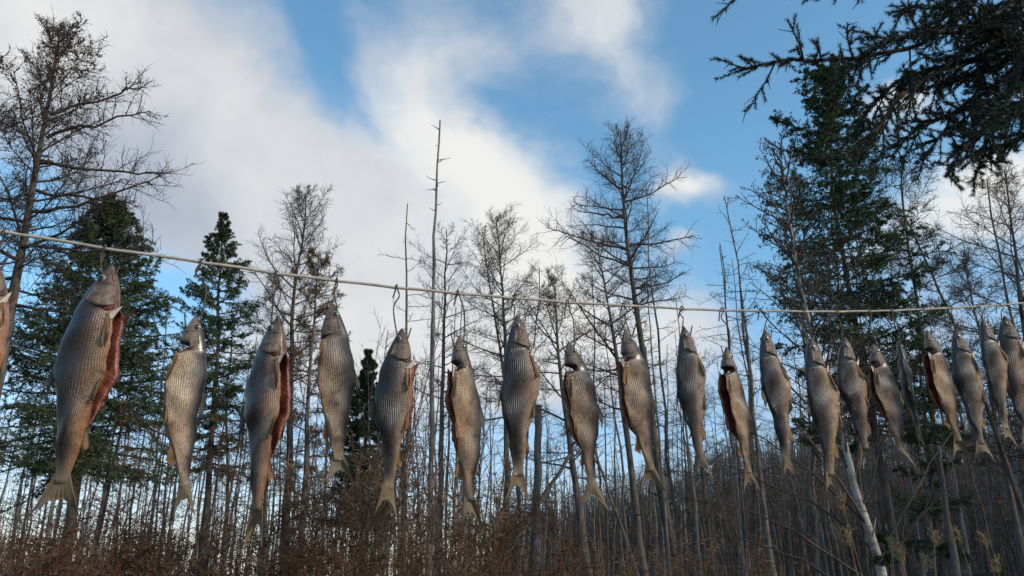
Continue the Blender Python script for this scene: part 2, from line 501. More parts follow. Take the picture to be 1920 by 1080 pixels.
M_flesh = flesh_mat()
M_gill = noisy('gill_red', (0.05, 0.012, 0.010), (0.13, 0.032, 0.028), 90, 0.45, 0.3, spec=0.4)
M_cover = noisy('gill_cover_skin', (0.070, 0.043, 0.030), (0.25, 0.178, 0.13), 60, 0.45, 0.35, spec=0.28)
M_white = noisy('pale_belly', (0.42, 0.31, 0.25), (0.62, 0.52, 0.44), 45, 0.4, 0.1, spec=0.4)
M_fin = fin_mat('tail_fin_web', (0.14, 0.092, 0.055), (0.34, 0.245, 0.145))
M_fin_amber = fin_mat('amber_fin_web', (0.20, 0.10, 0.040), (0.42, 0.24, 0.11))
M_fin_dark = fin_mat('dark_fin_web', (0.07, 0.06, 0.05), (0.19, 0.16, 0.125))
M_iris = noisy('eye_ring', (0.10, 0.08, 0.055), (0.34, 0.27, 0.17), 120, 0.25, spec=0.6)
M_pupil = noisy('pupil', (0.008, 0.008, 0.010), (0.02, 0.02, 0.022), 30, 0.12, spec=0.6)
M_hook = noisy('rusty_wire', (0.035, 0.026, 0.022), (0.13, 0.085, 0.060), 160, 0.55, 0.3, spec=0.5)


def rope_mat():
    m, T, b = mat('rope_fibre', 0.85, 0.2)
    tc = T.n('ShaderNodeTexCoord')
    sep = T.n('ShaderNodeSeparateXYZ'); T.put(sep.inputs[0], tc.outputs['UV'])
    tw = T.m('ABSOLUTE', T.m('SINE', T.m('ADD', T.m('MULTIPLY', sep.outputs[1], 420.0), T.m('MULTIPLY', sep.outputs[0], 9.425))))
    nz = T.noise(tc.outputs['Object'], 35, 5)
    c = T.ramp(nz.outputs['Fac'], [(0.3, (0.30, 0.25, 0.20)), (0.7, (0.56, 0.50, 0.43))])
    T.put(b.inputs['Base Color'], T.mix(T.m('MULTIPLY', T.m('SUBTRACT', 1.0, tw), 0.28), c, (0.14, 0.11, 0.09, 1)))
    bp = T.n('ShaderNodeBump'); bp.inputs['Strength'].default_value = 0.4; bp.inputs['Distance'].default_value = 0.001
    T.put(bp.inputs['Height'], tw); T.put(b.inputs['Normal'], bp.outputs[0])
    return m


M_rope = rope_mat()


# ------------------------------------------------------------------ ground
def ground_z(x, y):
    x = np.asarray(x, float); y = np.asarray(y, float)
    h = 15.0 * sm(y, 34, 105) * sm(x + 0.10 * y, -8, 62)
    h = h + 3.0 * sm(y, 60, 200) * sm(-x, 10, 120)
    return h + 0.05 * np.sin(x * 0.9) * np.cos(y * 0.7) * sm(np.hypot(x, y), 4, 10)


def build_ground():
    xs = np.concatenate([np.linspace(-1500, -130, 12), np.linspace(-120, 160, 113), np.linspace(175, 1500, 12)])
    ys = np.concatenate([np.linspace(-300, -15, 6), np.linspace(-10, 160, 86), np.linspace(170, 2200, 14)])
    X, Y = np.meshgrid(xs, ys)
    V = np.stack([X, Y, ground_z(X, Y)], -1).reshape(-1, 3)
    i = np.arange(len(V)).reshape(X.shape)
    Q = np.stack([i[:-1, :-1], i[:-1, 1:], i[1:, 1:], i[1:, :-1]], -1).reshape(-1, 4)
    o = link('ground', mesh_from('ground', V, Q, None, (M_ground,)))
    tag(o, 'brown forest floor of dead grass and litter rising to a hill', 'ground', kind='structure')


build_ground()


# ------------------------------------------------------------------ trees
def trunk_path(pxs, Y, n=16, lean=0.0):
    """through seen points (top first) at depth Y and straight on down to the ground"""
    p = [at(x, y, Y) for x, y in pxs]
    d = p[-1] - p[-2]
    g = float(ground_z(p[-1][0], Y))
    if p[-1][2] > g + 0.05:
        k = (p[-1][2] - g + 0.1) / max(0.2, -d[2])
        e = p[-1] + np.array((d[0] * k * 0.6, 0, -(p[-1][2] - g + 0.1)))
        p.append(e)
    p = np.array(p)[::-1]
    c = catmull(p, 5)
    c[:, 1] += np.linspace(0, lean, len(c))
    # resample evenly
    s = np.concatenate([[0], np.cumsum(np.linalg.norm(np.diff(c, axis=0), axis=1))])
    q = np.linspace(0, s[-1], n)
    return np.stack([np.interp(q, s, c[:, k]) for k in range(3)], 1)


def at_height(path, h):
    s = np.linspace(0, 1, len(path))
    return np.stack([np.interp(h, s, path[:, k]) for k in range(3)], -1)


def put_tree(name, base, label, parts, group=None, cat='tree'):
    r = thing(name, tuple(base), label, cat, group)
    for nm, me in parts:
        o = link(nm, me, r)
        o.location = (0, 0, 0)
        if nm in ('cones', 'catkins', 'branch_stubs', 'branches'): o['kind'] = 'stuff'
    return r


def trunk_geo(path, r0, r1, sides=9, knobs=0, rng=RNG):
    g = Geo()
    p = path - path[0]
    p = p + rng.normal(0, r0 * 0.12, p.shape) * np.array((1, 1, 0))
    K = len(p)
    t = unit(np.gradient(p, axis=0))
    u = unit(np.cross(t, np.array((0, 1.0, 0.01)))); v = np.cross(t, u)
    f = np.linspace(0, 1, K)
    R = r0 * (1 - f) + r1 * f + r0 * 0.35 * np.exp(-f * K * 0.9)
    R = R * (1 + rng.normal(0, 0.04, K))
    g.rings(p[None], u[None], v[None], R[None], sides)
    if knobs:
        s = rng.uniform(0.12, 0.98, (1, knobs))
        q, tt = along(p[None], s)
        d = rng.normal(0, 1, (knobs, 3)); d[:, 2] = rng.uniform(-0.3, 0.6, knobs)
        L = rng.uniform(0.06, 0.32, knobs) * (0.4 + r0 * 8)
        g.tubes(grow(q[0], d, L, 3, (0, 0, 0.1), 0.12, rng), r0 * 0.2, r0 * 0.06, 4)
    return g


def larch_crown(path, hb, W, n_limb, r0, rng, prof=None, elev=(5, 55), gold=False, dens=1.0, extra=(), thick=1.0):
    """limbs, side branches and twigs of a bare larch; returns Geo and the finest twigs"""
    g = Geo()
    base = path[0]
    h = hb + (0.985 - hb) * (np.arange(n_limb) + rng.random(n_limb)) / n_limb
    f = (h - hb) / (1 - hb)
    if prof is None:
        prof = ([0, 0.25, 0.6, 0.85, 1.0], [0.8, 1.0, 0.98, 0.80, 0.42])
    L = W * np.interp(f, *prof) * rng.uniform(0.6, 1.12, n_limb)
    az = np.arange(n_limb) * 2.399 + rng.normal(0, 0.3, n_limb)
    el = np.radians(np.interp(f, [0, 1], elev) + rng.normal(0, 9, n_limb))
    d = np.stack([np.cos(az) * np.cos(el), np.sin(az) * np.cos(el), np.sin(el)], 1)
    st = at_height(path, h) - base
    L = np.minimum(L, (path[-1][2] - base[2] - st[:, 2] + 0.10 * W) / np.clip(np.sin(el + 0.30), 0.15, 1))
    limbs = grow(st, d, L, 9, (0, 0, 0.24), 0.07, rng)
    rl = np.clip(r0 * 0.22 * (L / W) * (1.15 - 0.6 * f), 0.006, 1)
    Ls = list(L)
    P = [limbs]; R = [rl]
    for hh, end, sag in extra:                      # boughs that can be picked out in the picture
        a = at_height(path, hh) - base
        e = np.asarray(end) - base
        mid1 = a + (e - a) * 0.35 + np.array((0, 0, -sag)); mid2 = a + (e - a) * 0.72 + np.array((0, 0, -sag * 0.8))
        c = catmull([a, mid1, mid2, e], 3)
        c = c[np.linspace(0, len(c) - 1, 9).round().astype(int)] + rng.normal(0, 0.03, (9, 3))
        P.append(c[None]); R.append([r0 * 0.25]); Ls.append(np.linalg.norm(e - a))
    limbs = np.concatenate(P); rl = np.concatenate(R) * thick; L = np.array(Ls)
    g.tubes(limbs, rl, rl * 0.25, 5)
    n2 = max(4, int(15 * dens))
    b2, L2 = spawn(limbs, L, n2, 0.14, 1.0, 56, 0.46, 5, 0.10, (0, 0, 0.25), 0.16, 0.30, 0.5, rng)
    L2 = np.maximum(L2, 0.22)
    r2 = np.repeat(rl, n2) * 0.30
    g.tubes(b2, np.clip(r2, 0.004, 0.02), 0.003, 3)
    n3 = max(3, int(9 * dens))
    b3, L3 = spawn(b2, L2, n3, 0.08, 1.0, 52, 0.50, 3, 0.05, (0, 0, 0.1), 0.18, 0.1, 0.35, rng)
    g.tubes(b3, 0.0040, 0.0022, 3)
    tw, Lt = spawn(limbs, np.full(len(L), 0.32), int(14 * dens), 0.1, 1.0, 65, 1.0, 3, 0.05, (0, 0, 0.1), 0.2, 0.0, 0.1, rng)
    g.tubes(tw, 0.0042, 0.002, 3)
    return g, b3, b2


def tufts(g, P, n, size, rng, width=0.35):
    """needle tufts: thin slivers round the twig"""
    N = len(P)
    s = rng.random((N, n))
    p, t = along(P, s)
    rv = rng.normal(0, 1, (N, n, 3))
    perp = unit(rv - (rv * t).sum(-1, keepdims=True) * t)
    d = unit(t * 0.65 + perp * 0.75)
    side = unit(np.cross(d, rng.normal(0, 1, (N, n, 3))))
    p, d, side = p.reshape(-1, 3), d.reshape(-1, 3), side.reshape(-1, 3)
    L = size * rng.uniform(0.6, 1.2, (len(p), 1))
    w = L * width * 0.5
    g.tri(p - side * w, p + side * w, p + d * L)


def nodules(g, c, r, rng):
    """little eight sided bodies (cones, catkins): r is (M,3) half sizes"""
    M = len(c)
    off = np.array([(1, 0, 0), (0, 1, 0), (-1, 0, 0), (0, -1, 0), (0, 0, 1), (0, 0, -1)], float)
    V = c[:, None, :] + off[None] * r[:, None, :]
    idx = g.k + np.arange(M * 6).reshape(M, 6)
    for a, b in ((0, 1), (1, 2), (2, 3), (3, 0)):
        g.T.append(np.stack([idx[:, a], idx[:, b], idx[:, 4]], 1))
        g.T.append(np.stack([idx[:, b], idx[:, a], idx[:, 5]], 1))
    g.V.append(V.reshape(-1, 3)); g.k += M * 6


def larch(pxs, Y, label, W, hb, n_limb, r0, seed, bark=None, twig=None, cones=False, group='bare larches', gold=False, knobs=10, name='larch_tree', **kw):
    rng = np.random.default_rng(seed)
    path = trunk_path(pxs, Y)
    bough = kw.pop('boughs', ())
    extra = [(h, at(x, y, Y + dy), sag) for h, x, y, dy, sag in bough]
    cg, b3, b2 = larch_crown(path, hb, W, n_limb, r0, rng, extra=extra, **kw)
    tg = trunk_geo(path, r0, max(0.012, r0 * 0.10), 9, knobs, rng)
    parts = [('trunk', tg.mesh('larch_trunk', bark or M_bark)), ('crown', cg.mesh('larch_crown', twig or M_twig))]
    if gold:
        gg = Geo(); tufts(gg, b3, 7, 0.05, rng, 0.22)
        parts.append(('needles', gg.mesh('golden_needles', M_twig_gold)))
    if cones:
        gg = Geo()
        z = b2[:, 0, 2]
        hi = b2[z > np.quantile(z, 0.42)]
        s = rng.random((len(hi), 6)); p, t = along(hi, s); p = p.reshape(-1, 3)
        nodules(gg, p + rng.normal(0, 0.012, p.shape), rng.uniform(0.010, 0.019, (len(p), 1)) * np.array((1, 1, 1.25)), rng)
        parts.append(('cones', gg.mesh('larch_cones', M_cone, False)))
    return put_tree(name, path[0], label, parts, group)


def spruce_parts(path, W, hb, n_limb, r0, seed, dens=1.0, needle=M_needle, nl=0.055, prof=None, gap=0.0):
    rng = np.random.default_rng(seed)
    base = path[0]
    q = (np.arange(n_limb) + rng.random(n_limb)) / n_limb
    nw = max(8, n_limb // 6)
    q = np.clip((np.floor(q * nw) + 0.5 + rng.normal(0, 0.16, n_limb)) / nw, 0, 1)
    h = hb + (0.995 - hb) * q
    f = (h - hb) / (1 - hb)
    L = W * (np.interp(f, *prof) if prof else (1 - f) ** 0.8 + 0.03) * rng.uniform(0.62, 1.15, n_limb)
    az = np.arange(n_limb) * 2.399 + rng.normal(0, 0.35, n_limb)
    el = np.radians(np.interp(f, [0, 0.6, 1], [-16, 4, 55]) + rng.normal(0, 7, n_limb))
    d = np.stack([np.cos(az) * np.cos(el), np.sin(az) * np.cos(el), np.sin(el)], 1)
    limbs = grow(at_height(path, h) - base, d, L, 7, (0, 0, 0.30), 0.07, rng)
    g = Geo()
    rl = np.clip(r0 * 0.22 * L / W, 0.006, 0.05)
    g.tubes(limbs, rl, rl * 0.3, 4)
    n2 = int(15 * dens)
    b2, L2 = spawn(limbs, L, n2, 0.16, 1.0, 52, 0.42, 4, -0.10, (0, 0, -0.05), 0.10, 0.75, 0.62, rng)
    g.tubes(b2, 0.006, 0.003, 3)
    n3 = 6
    b3, L3 = spawn(b2, L2, n3, 0.15, 1.0, 48, 0.45, 3, -0.08, (0, 0, -0.05), 0.10, 0.5, 0.4, rng)
    nd = Geo()
    tufts(nd, b3, 11, nl, rng, 0.30)
    tufts(nd, b2, 16, nl, rng, 0.30)
    tufts(nd, limbs[:, 3:], 22, nl, rng, 0.30)
    top = (path[-4:] - base)[None]
    tufts(nd, top, 120, nl, rng, 0.30)
    return g, nd


def spruce(pxs, Y, label, W, hb, n_limb, r0, seed, group='dark spruces', **kw):
    path = trunk_path(pxs, Y)
    g, nd = spruce_parts(path, W, hb, n_limb, r0, seed, **kw)
    rng = np.random.default_rng(seed)
    tg = trunk_geo(path, r0, 0.012, 9, 6, rng)
    return put_tree('spruce_tree', path[0], label, [('trunk', tg.mesh('spruce_trunk', M_bark_dark)), ('branches', g.mesh('spruce_branches', M_bark_dark)),
                                                    ('crown', nd.mesh('spruce_needles', kw.get('needle', M_needle), False))], group)


# --- the named trees, left to right
larch([(112, 60), (100, 150), (75, 280), (48, 430), (20, 560), (0, 680)], 13.0, 'tall cone-laden larch leaning at the left edge above the rope', 2.15, 0.50, 44, 0.145, 21,
      cones=True, elev=(-2, 68), prof=([0, 0.3, 0.6, 0.85, 1.0], [1.0, 1.0, 0.8, 0.5, 0.2]), knobs=14, group=None, dens=1.15,
      boughs=[(0.80, 285, 205, 0.2, 0.05), (0.75, 302, 325, -0.3, 0.10), (0.66, 300, 330, 0.4, 0.12), (0.60, 290, 470, -0.2, 0.0), (0.84, 275, 165, 0.6, 0.0), (0.70, 250, 380, 0.5, 0.05)])
larch([(-70, 70), (-90, 300), (-130, 600)], 11.5, 'larch cut by the left edge whose twigs hang into frame', 1.45, 0.45, 34, 0.12, 22, cones=True, elev=(-10, 50), group=None)
spruce([(205, 368), (190, 560), (160, 800)], 15.0, 'broad dark spruce behind the largest fish', 1.9, 0.36, 210, 0.12, 31, group=None, dens=1.1, prof=([0, .25, .6, .85, 1], [.85, 1, .72, .34, .05]))
spruce([(419, 396), (410, 560), (400, 780)], 20.0, 'narrow pointed spruce rising between the second and third whole fish', 1.3, 0.36, 120, 0.11, 32, group=None, dens=1.0, prof=([0, .3, .65, .88, 1], [.9, 1, .75, .34, .05]))
spruce([(690, 655), (686, 800)], 17.0, 'small green spruce half hidden between the fourth and fifth fish', 1.05, 0.40, 120, 0.06, 33, group=None)
larch([(572, 362), (568, 440), (552, 540), (545, 660), (540, 900)], 22.0, 'round-topped bare larch above the third fish', 1.75, 0.52, 40, 0.14, 23, group=None, elev=(0, 65), dens=1.1)
larch([(596, 470), (592, 560), (580, 700), (572, 900)], 20.0, 'larch still holding golden brown needles behind the fourth fish', 1.0, 0.30, 44, 0.10, 24, group=None, gold=True, elev=(-8, 35))
larch([(512, 520), (508, 700), (500, 900)], 24.0, 'thin twiggy larch close behind the third fish', 1.3, 0.3, 34, 0.09, 25, group=None, elev=(-5, 40))
larch([(838, 428), (834, 560), (828, 800), (822, 1000)], 26.0, 'slim larch just right of the bare dead pole', 1.6, 0.45, 30, 0.13, 26, group=None, elev=(0, 45), dens=0.85)
larch([(930, 408), (938, 500), (947, 620), (949, 820), (951, 985)], 25.0, 'dome-crowned larch above the seventh fish', 1.95, 0.46, 46, 0.13, 27, group=None, elev=(-4, 62))
larch([(905, 436), (913, 500), (932, 620), (950, 740), (975, 960)], 26.5, 'thin larch crossing behind the dome-crowned larch', 1.3, 0.5, 24, 0.10, 28, group=None, elev=(-4, 55))
larch([(1036, 520), (1042, 580), (1050, 690), (1074, 872), (1102, 1069)], 19.0, 'crooked many-branched larch behind the eighth fish', 1.75, 0.42, 34, 0.12, 29, group=None, elev=(5, 42), thick=1.0)
larch([(1163, 246), (1166, 330), (1172, 420), (1190, 560), (1209, 683), (1222, 794), (1240, 920), (1270, 1080)], 25.0, 'tallest spreading larch against the blue sky right of centre', 2.1, 0.60, 40, 0.18, 30,
      group=None, elev=(8, 62), thick=0.95, dens=1.1, knobs=24,
      boughs=[(0.725, 1022, 425, 0.3, 0.10), (0.735, 1300, 440, -0.2, 0.12), (0.80, 1085, 395, -0.5, 0.05), (0.64, 1280, 512, 0.3, 0.15), (0.83, 1275, 330, 0.3, 0.15), (0.86, 1100, 300, -0.2, 0.10), (0.69, 1060, 440, -0.6, 0.1)])
larch([(1118, 440), (1124, 480), (1136, 540), (1154, 650), (1170, 780), (1205, 1060)], 24.0, 'dark larch crowded against the left of the tallest larch', 1.8, 0.50, 36, 0.14, 36, group=None, elev=(0, 45), thick=1.2,
      boughs=[(0.66, 1050, 520, 0, 0.1), (0.6, 1205, 560, 0.2, 0.1)])
larch([(1690, 300), (1690, 360), (1702, 450), (1722, 590), (1745, 760), (1775, 960)], 13.0, 'grey-trunked larch right of the big spruce', 1.15, 0.45, 34, 0.062, 37, group=None, elev=(0, 50))
larch([(1700, 410), (1745, 510), (1790, 610), (1840, 730)], 14.0, 'thin dark trunk slanting right beneath the hanging boughs', 0.8, 0.35, 20, 0.06, 38, group=None, elev=(0, 40))
larch([(1885, 318), (1900, 450), (1925, 640), (1950, 800)], 17.0, 'larch with level boughs at the right edge', 2.0, 0.34, 44, 0.12, 39, group=None, elev=(-6, 45))
larch([(1808, 488), (1830, 600), (1870, 800)], 19.0, 'low larch beside the right-edge larch', 1.2, 0.40, 34, 0.10, 40, group=None, elev=(0, 45))
larch([(1290, 640), (1300, 760), (1318, 900)], 30.0, 'distant larch low between the tenth and eleventh fish', 1.5, 0.3, 34, 0.10, 41, group=None)
spruce([(1556, 130), (1562, 370), (1580, 480), (1612, 650), (1640, 800)], 12.5, 'big shaggy spruce under the overhanging bough', 1.4, 0.34, 150, 0.078, 34, group=None, dens=1.1,
       prof=([0, 0.25, 0.6, 0.85, 1], [0.95, 1.0, 0.85, 0.6, 0.2]))
spruce([(1720, 610), (1740, 850)], 18.0, 'short spruce lost among trunks behind the right-hand fish', 1.2, 0.15, 50, 0.09, 35, group=None)
spruce([(1660, 985), (1668, 1060)], 7.0, 'knee-high green spruce at the foot of the birch', 0.45, 0.1, 36, 0.03, 42, group=None, nl=0.03)


def dead_pole(pxs, Y, label, r0, seed, knobs=30, group=None, name='dead_tree', mat_=None, tip=0.25):
    rng = np.random.default_rng(seed)
    path = trunk_path(pxs, Y, 20)
    g = trunk_geo(path, r0, r0 * tip, 8, 0, rng)
    b = Geo()
    s = rng.uniform(0.15, 0.99, (1, knobs)); q, t = along((path - path[0])[None], s)
    d = rng.normal(0, 1, (knobs, 3)); d[:, 2] = rng.uniform(-0.2, 0.8, knobs)
    L = rng.uniform(0.08, 0.40, knobs)
    P = grow(q[0], d, L, 4, (0, 0, 0.2), 0.2, rng)
    b.tubes(P, r0 * 0.20, r0 * 0.05, 4)
    return put_tree(name, path[0], label, [('trunk', g.mesh('dead_trunk', mat_ or M_dead)), ('branch_stubs', b.mesh('branch_stubs', mat_ or M_dead))], group)


dead_pole([(825, 226), (820, 320), (815, 430), (812, 600), (808, 900)], 20.0, 'tall bare dead pole with stubs, highest point of the middle', 0.085, 51, 46)
dead_pole([(1213, 526), (1222, 660), (1240, 870)], 24.0, 'thin bare pole right of the tallest larch', 0.055, 52, 20)
dead_pole([(1009, 760), (1008, 860), (1006, 1045)], 16.0, 'stout broken trunk standing below the seventh fish', 0.085, 53, 16, mat_=M_bark, tip=0.8)
dead_pole([(1132, 690), (1135, 800), (1138, 960)], 27.0, 'thin pole between the eighth and ninth fish', 0.05, 54, 14, mat_=M_bark)
dead_pole([(1390, 540), (1404, 665), (1416, 815), (1450, 1080)], 17.0, 'slim dark pole behind the eleventh fish', 0.075, 55, 30, mat_=M_bark)


def leaning(p, q, Y, label, r, seed):
    rng = np.random.default_rng(seed)
    a, b = at(*p, Y), at(*q, Y)
    d = b - a
    k = (a[2] - float(ground_z(a[0], Y)) + 0.1) / max(0.1, d[2])
    low = a - d * k
    P = np.linspace(low, b, 12) + rng.normal(0, 0.012, (12, 3))
    tg = Geo(); tg.tubes(P - low, r, r * 0.5, 8)
    bg = Geo()
    s = rng.uniform(0.35, 1.0, (1, 9)); c, t = along((P - low)[None], s)
    dd = rng.normal(0, 1, (9, 3)); dd[:, 2] = rng.uniform(-1, 0.3, 9)
    bg.tubes(grow(c[0], dd, rng.uniform(0.2, 0.8, 9), 5, (0, 0, -0.4), 0.2, rng), r * 0.25, 0.004, 4)
    put_tree('fallen_tree', low, label, [('trunk', tg.mesh('leaning_trunk', M_bark)), ('branch_stubs', bg.mesh('leaning_stubs', M_bark))])


leaning((988, 980), (1069, 853), 17.0, 'fallen dead trunk leaning right below the seventh and eighth fish', 0.07, 61)
leaning((1168, 1000), (1113, 838), 19.0, 'thin fallen trunk leaning left beside the eighth fish tail', 0.055, 62)


# --- birch with catkins
def birch():
    rng = np.random.default_rng(71)
    Y = 7.0
    path = trunk_path([(1462, 268), (1476, 380), (1492, 480), (1513, 590), (1545, 690), (1568, 775), (1590, 865), (1622, 975), (1652, 1075)], Y, 26)
    tg = trunk_geo(path, 0.050, 0.005, 10, 6, rng)
    g = Geo()
    n = 60
    h = 0.42 + 0.57 * (np.arange(n) + rng.random(n)) / n
    f = (h - 0.42) / 0.58
    az = np.arange(n) * 2.399 + rng.normal(0, 0.3, n)
    el = np.radians(rng.uniform(30, 66, n))
    d = np.stack([np.cos(az) * np.cos(el), np.sin(az) * np.cos(el), np.sin(el)], 1)
    L = 0.95 * np.interp(f, [0, 0.35, 1], [1.0, 0.95, 0.25]) * rng.uniform(0.55, 1.2, n)
    limbs = grow(at_height(path, h) - path[0], d, L, 8, (0, 0, 0.12), 0.09, rng)
    # long bare boughs low on the stem, reaching left and right
    ex = []
    for hh, x, y, dy in ((0.30, 1345, 870, 0.3), (0.24, 1335, 935, -0.3), (0.34, 1380, 800, 0.1), (0.28, 1800, 800, 0.4), (0.25, 1790, 900, -0.2),
                         (0.20, 1370, 1000, 0.2), (0.36, 1720, 740, -0.3), (0.42, 1400, 640, 0.4), (0.40, 1640, 690, 0.3), (0.33, 1480, 780, -0.5)):
        a = at_height(path, hh) - path[0]; e = at(x, y, Y + dy) - path[0]
        c = catmull([a, a + (e - a) * 0.4 + np.array((0, 0, 0.10)), a + (e - a) * 0.75 + np.array((0, 0, 0.06)), e], 3)
        ex.append(c[np.linspace(0, len(c) - 1, 8).round().astype(int)] + rng.normal(0, 0.015, (8, 3)))
    ex = np.array(ex)
    P = np.concatenate([limbs, ex]); LL = np.concatenate([L, np.full(len(ex), 1.1)])
    g.tubes(P, np.concatenate([np.full(n, 0.010), np.full(len(ex), 0.013)]), 0.003, 5)
    b2, L2 = spawn(P, LL, 9, 0.15, 1.0, 42, 0.42, 4, 0.12, (0, 0, 0.05), 0.14, 0, 0.5, rng)
    g.tubes(b2, 0.0042, 0.0016, 3)
    b3, L3 = spawn(b2, L2, 4, 0.2, 1.0, 42, 0.5, 3, 0.0, (0, 0, -0.1), 0.15, 0, 0.4, rng)
    g.tubes(b3, 0.0020, 0.0010, 3)
    c = Geo()
    k = n * 9 * 4
    b3u = b3[:k]
    s = rng.uniform(0.5, 1.0, (len(b3u), 2)); p, _ = along(b3u, s); p = p.reshape(-1, 3)
    p = p[rng.random(len(p)) < 0.75]
    ln = rng.uniform(0.008, 0.019, len(p))
    nodules(c, p - np.array((0, 0, 1)) * ln[:, None], np.stack([ln * 0.27, ln * 0.27, ln], 1), rng)
    put_tree('birch_tree', path[0], 'pale-barked birch hung with catkins, leaning left from the lower right', [('trunk', tg.mesh('birch_trunk', M_birch)),
             ('crown', g.mesh('birch_branches', M_twig)), ('catkins', c.mesh('birch_catkins', M_catkin, False))])


birch()


# --- bare multi-stemmed saplings in the gaps
def sapling(px, py_top, Y, label, seed, spread=0.5, n=7, mat_=None):
    rng = np.random.default_rng(seed)
    top = at(px, py_top, Y)
    base = np.array((top[0], Y, float(ground_z(top[0], Y)) - 0.05))
    H = top[2] - base[2]
    d = np.stack([rng.normal(0, 0.10, n), rng.normal(0, 0.10, n), np.ones(n)], 1)
    st = rng.normal(0, 0.06, (n, 3)) * np.array((1, 1, 0))
    stems = grow(st, d, H * rng.uniform(0.7, 1.0, n), 9, (0, 0, 0.1), 0.035, rng)
    g = Geo(); g.tubes(stems, 0.022, 0.003, 5)
    c = Geo()
    b2, L2 = spawn(stems, np.full(n, H * 0.30), 14, 0.35, 1.0, 32, 0.55 * spread * 2, 5, 0.2, (0, 0, 0.2), 0.10, 0, 0.6, rng)
    c.tubes(b2, 0.007, 0.002, 3)
    b3, L3 = spawn(b2, L2, 5, 0.2, 1.0, 38, 0.45, 3, 0.1, (0, 0, 0.1), 0.12, 0, 0.4, rng)
    c.tubes(b3, 0.0032, 0.0015, 3)
    put_tree('sapling', base, label, [('stems', g.mesh('sapling_stems', M_twig_grey)), ('crown', c.mesh('sapling_twigs', mat_ or M_twig))], None)


sapling(735, 500, 15.0, 'bare brushy sapling between the dead pole and the fourth fish', 81)
sapling(700, 560, 17.0, 'fine upright sapling behind the fourth fish', 82)
sapling(1350, 660, 18.0, 'bare sapling behind the eleventh fish', 83)
sapling(890, 700, 13.0, 'leggy bare sapling right of the sixth fish', 84)


# --- the thin wood behind: a few shapes, many single trees
def thin_shapes():
    out = []
    for k in range(7):
        rng = np.random.default_rng(200 + k)
        H = 10.0
        path = np.stack([np.cumsum(rng.normal(0, 0.05, 12)), np.cumsum(rng.normal(0, 0.05, 12)), np.linspace(-0.15, H, 12)], 1)
        path[:, :2] -= path[0, :2]
        r = rng.uniform(0.045, 0.075)
        t = trunk_geo(path, r, 0.012, 6, 0, rng)
        # trunk_geo starts at zero: sink it a little
        c = Geo()
        n = 46 if k < 5 else 26
        h = rng.uniform(0.16, 0.99, n)
        L = np.interp(h, [0.1, 0.5, 0.8, 1], [0.45, 0.75, 0.9, 0.2]) * rng.uniform(0.5, 1.3, n)
        az = rng.uniform(0, 6.283, n); el = np.radians(rng.uniform(-15, 35, n))
        d = np.stack([np.cos(az) * np.cos(el), np.sin(az) * np.cos(el), np.sin(el)], 1)
        lim = grow(at_height(path - path[0], h), d, L, 5, (0, 0, 0.15), 0.14, rng)
        c.tubes(lim, 0.010, 0.004, 3)
        b2, L2 = spawn(lim, L, 6, 0.2, 1, 52, 0.45, 3, 0.05, (0, 0, 0.1), 0.15, 0.2, 0.5, rng)
        c.tubes(b2, 0.0048, 0.0025, 3)
        pale = k % 2 == 0
        out.append((t.mesh('thin_trunk', M_bark_pale if pale else M_bark), c.mesh('thin_crown', M_twig_grey if pale else M_twig)))
    return out


SHAPES = thin_shapes()
WORDS = ['cut-off left', 'first', 'second', 'third', 'fourth', 'fifth', 'sixth', 'seventh', 'eighth', 'ninth', 'tenth', 'eleventh', 'twelfth', 'thirteenth', 'fourteenth', 'fifteenth', 'sixteenth', 'seventeenth', 'eighteenth', 'nineteenth']
TAILS = [-20, 105, 348, 484, 640, 724, 882, 968, 1110, 1220, 1314, 1412, 1478, 1560, 1628, 1694, 1725, 1802, 1844, 1892]


def where(px):
    """between which fish tails this column of the picture lies"""
    if px < 10: return 'at the left edge of the picture'
    if px > 1880: return 'at the right edge of the picture'
    i = max(k for k in range(20) if TAILS[k] <= px)
    return 'between the tails of the %s and %s fish' % (WORDS[i], WORDS[i + 1])


def thin_tree(x, y, H, k, label, group, rng, lean=0.05):
    z = float(ground_z(x, y))
    r = thing('thin_tree', (x, y, z - 0.15), label, 'tree', group)
    s = H / 10.0
    r.scale = (s * rng.uniform(0.8, 1.3),) * 2 + (s,)
    r.rotation_euler = (rng.normal(0, lean), rng.normal(0, lean), rng.uniform(0, 6.28))
    for nm, me in zip(('trunk', 'crown'), SHAPES[k]):
        link(nm, me, r)


def thin_wood():
    rng = np.random.default_rng(300)

    def fill(n, x0, x1, ya, yb, ha, hb, label, group, lean=0.03):
        for i in range(n):
            Y = math.sqrt(rng.uniform(ya * ya, yb * yb))
            px = x0 + (x1 - x0) * (i + rng.random()) / n
            X = (px - 960) / F * Y * 1.02
            k = int(rng.integers(7))
            if x0 > 1100 and rng.random() < 0.85: k = (1, 3, 5)[k % 3]  # mostly dark bark on this side, standing in for the shade there
            thin_tree(X, Y, rng.uniform(ha, hb), k, 'thin %s tree %s' % (('pale grey' if k % 2 == 0 else 'dark brown') + (' distant' if Y > 36 else ''), where(px)), 'thin trees ' + where(px), rng, lean)
    fill(120, -120, 500, 19, 46, 5.5, 9.5, 'thin grey trunk in the dense young wood on the left', 'young wood on the left')
    fill(50, 500, 900, 22, 50, 7.0, 12.5, 'thin bare trunk in the wood behind the middle fish', 'thin wood behind the middle fish')
    fill(34, 900, 1240, 26, 55, 6.5, 12.5, 'thin bare trunk in the open gap below the central fish', 'thin wood in the central gap')
    fill(110, 1230, 2050, 17, 48, 6.5, 12.0, 'thin dark trunk in the shaded wood on the right', 'shaded wood on the right', 0.04)


thin_wood()


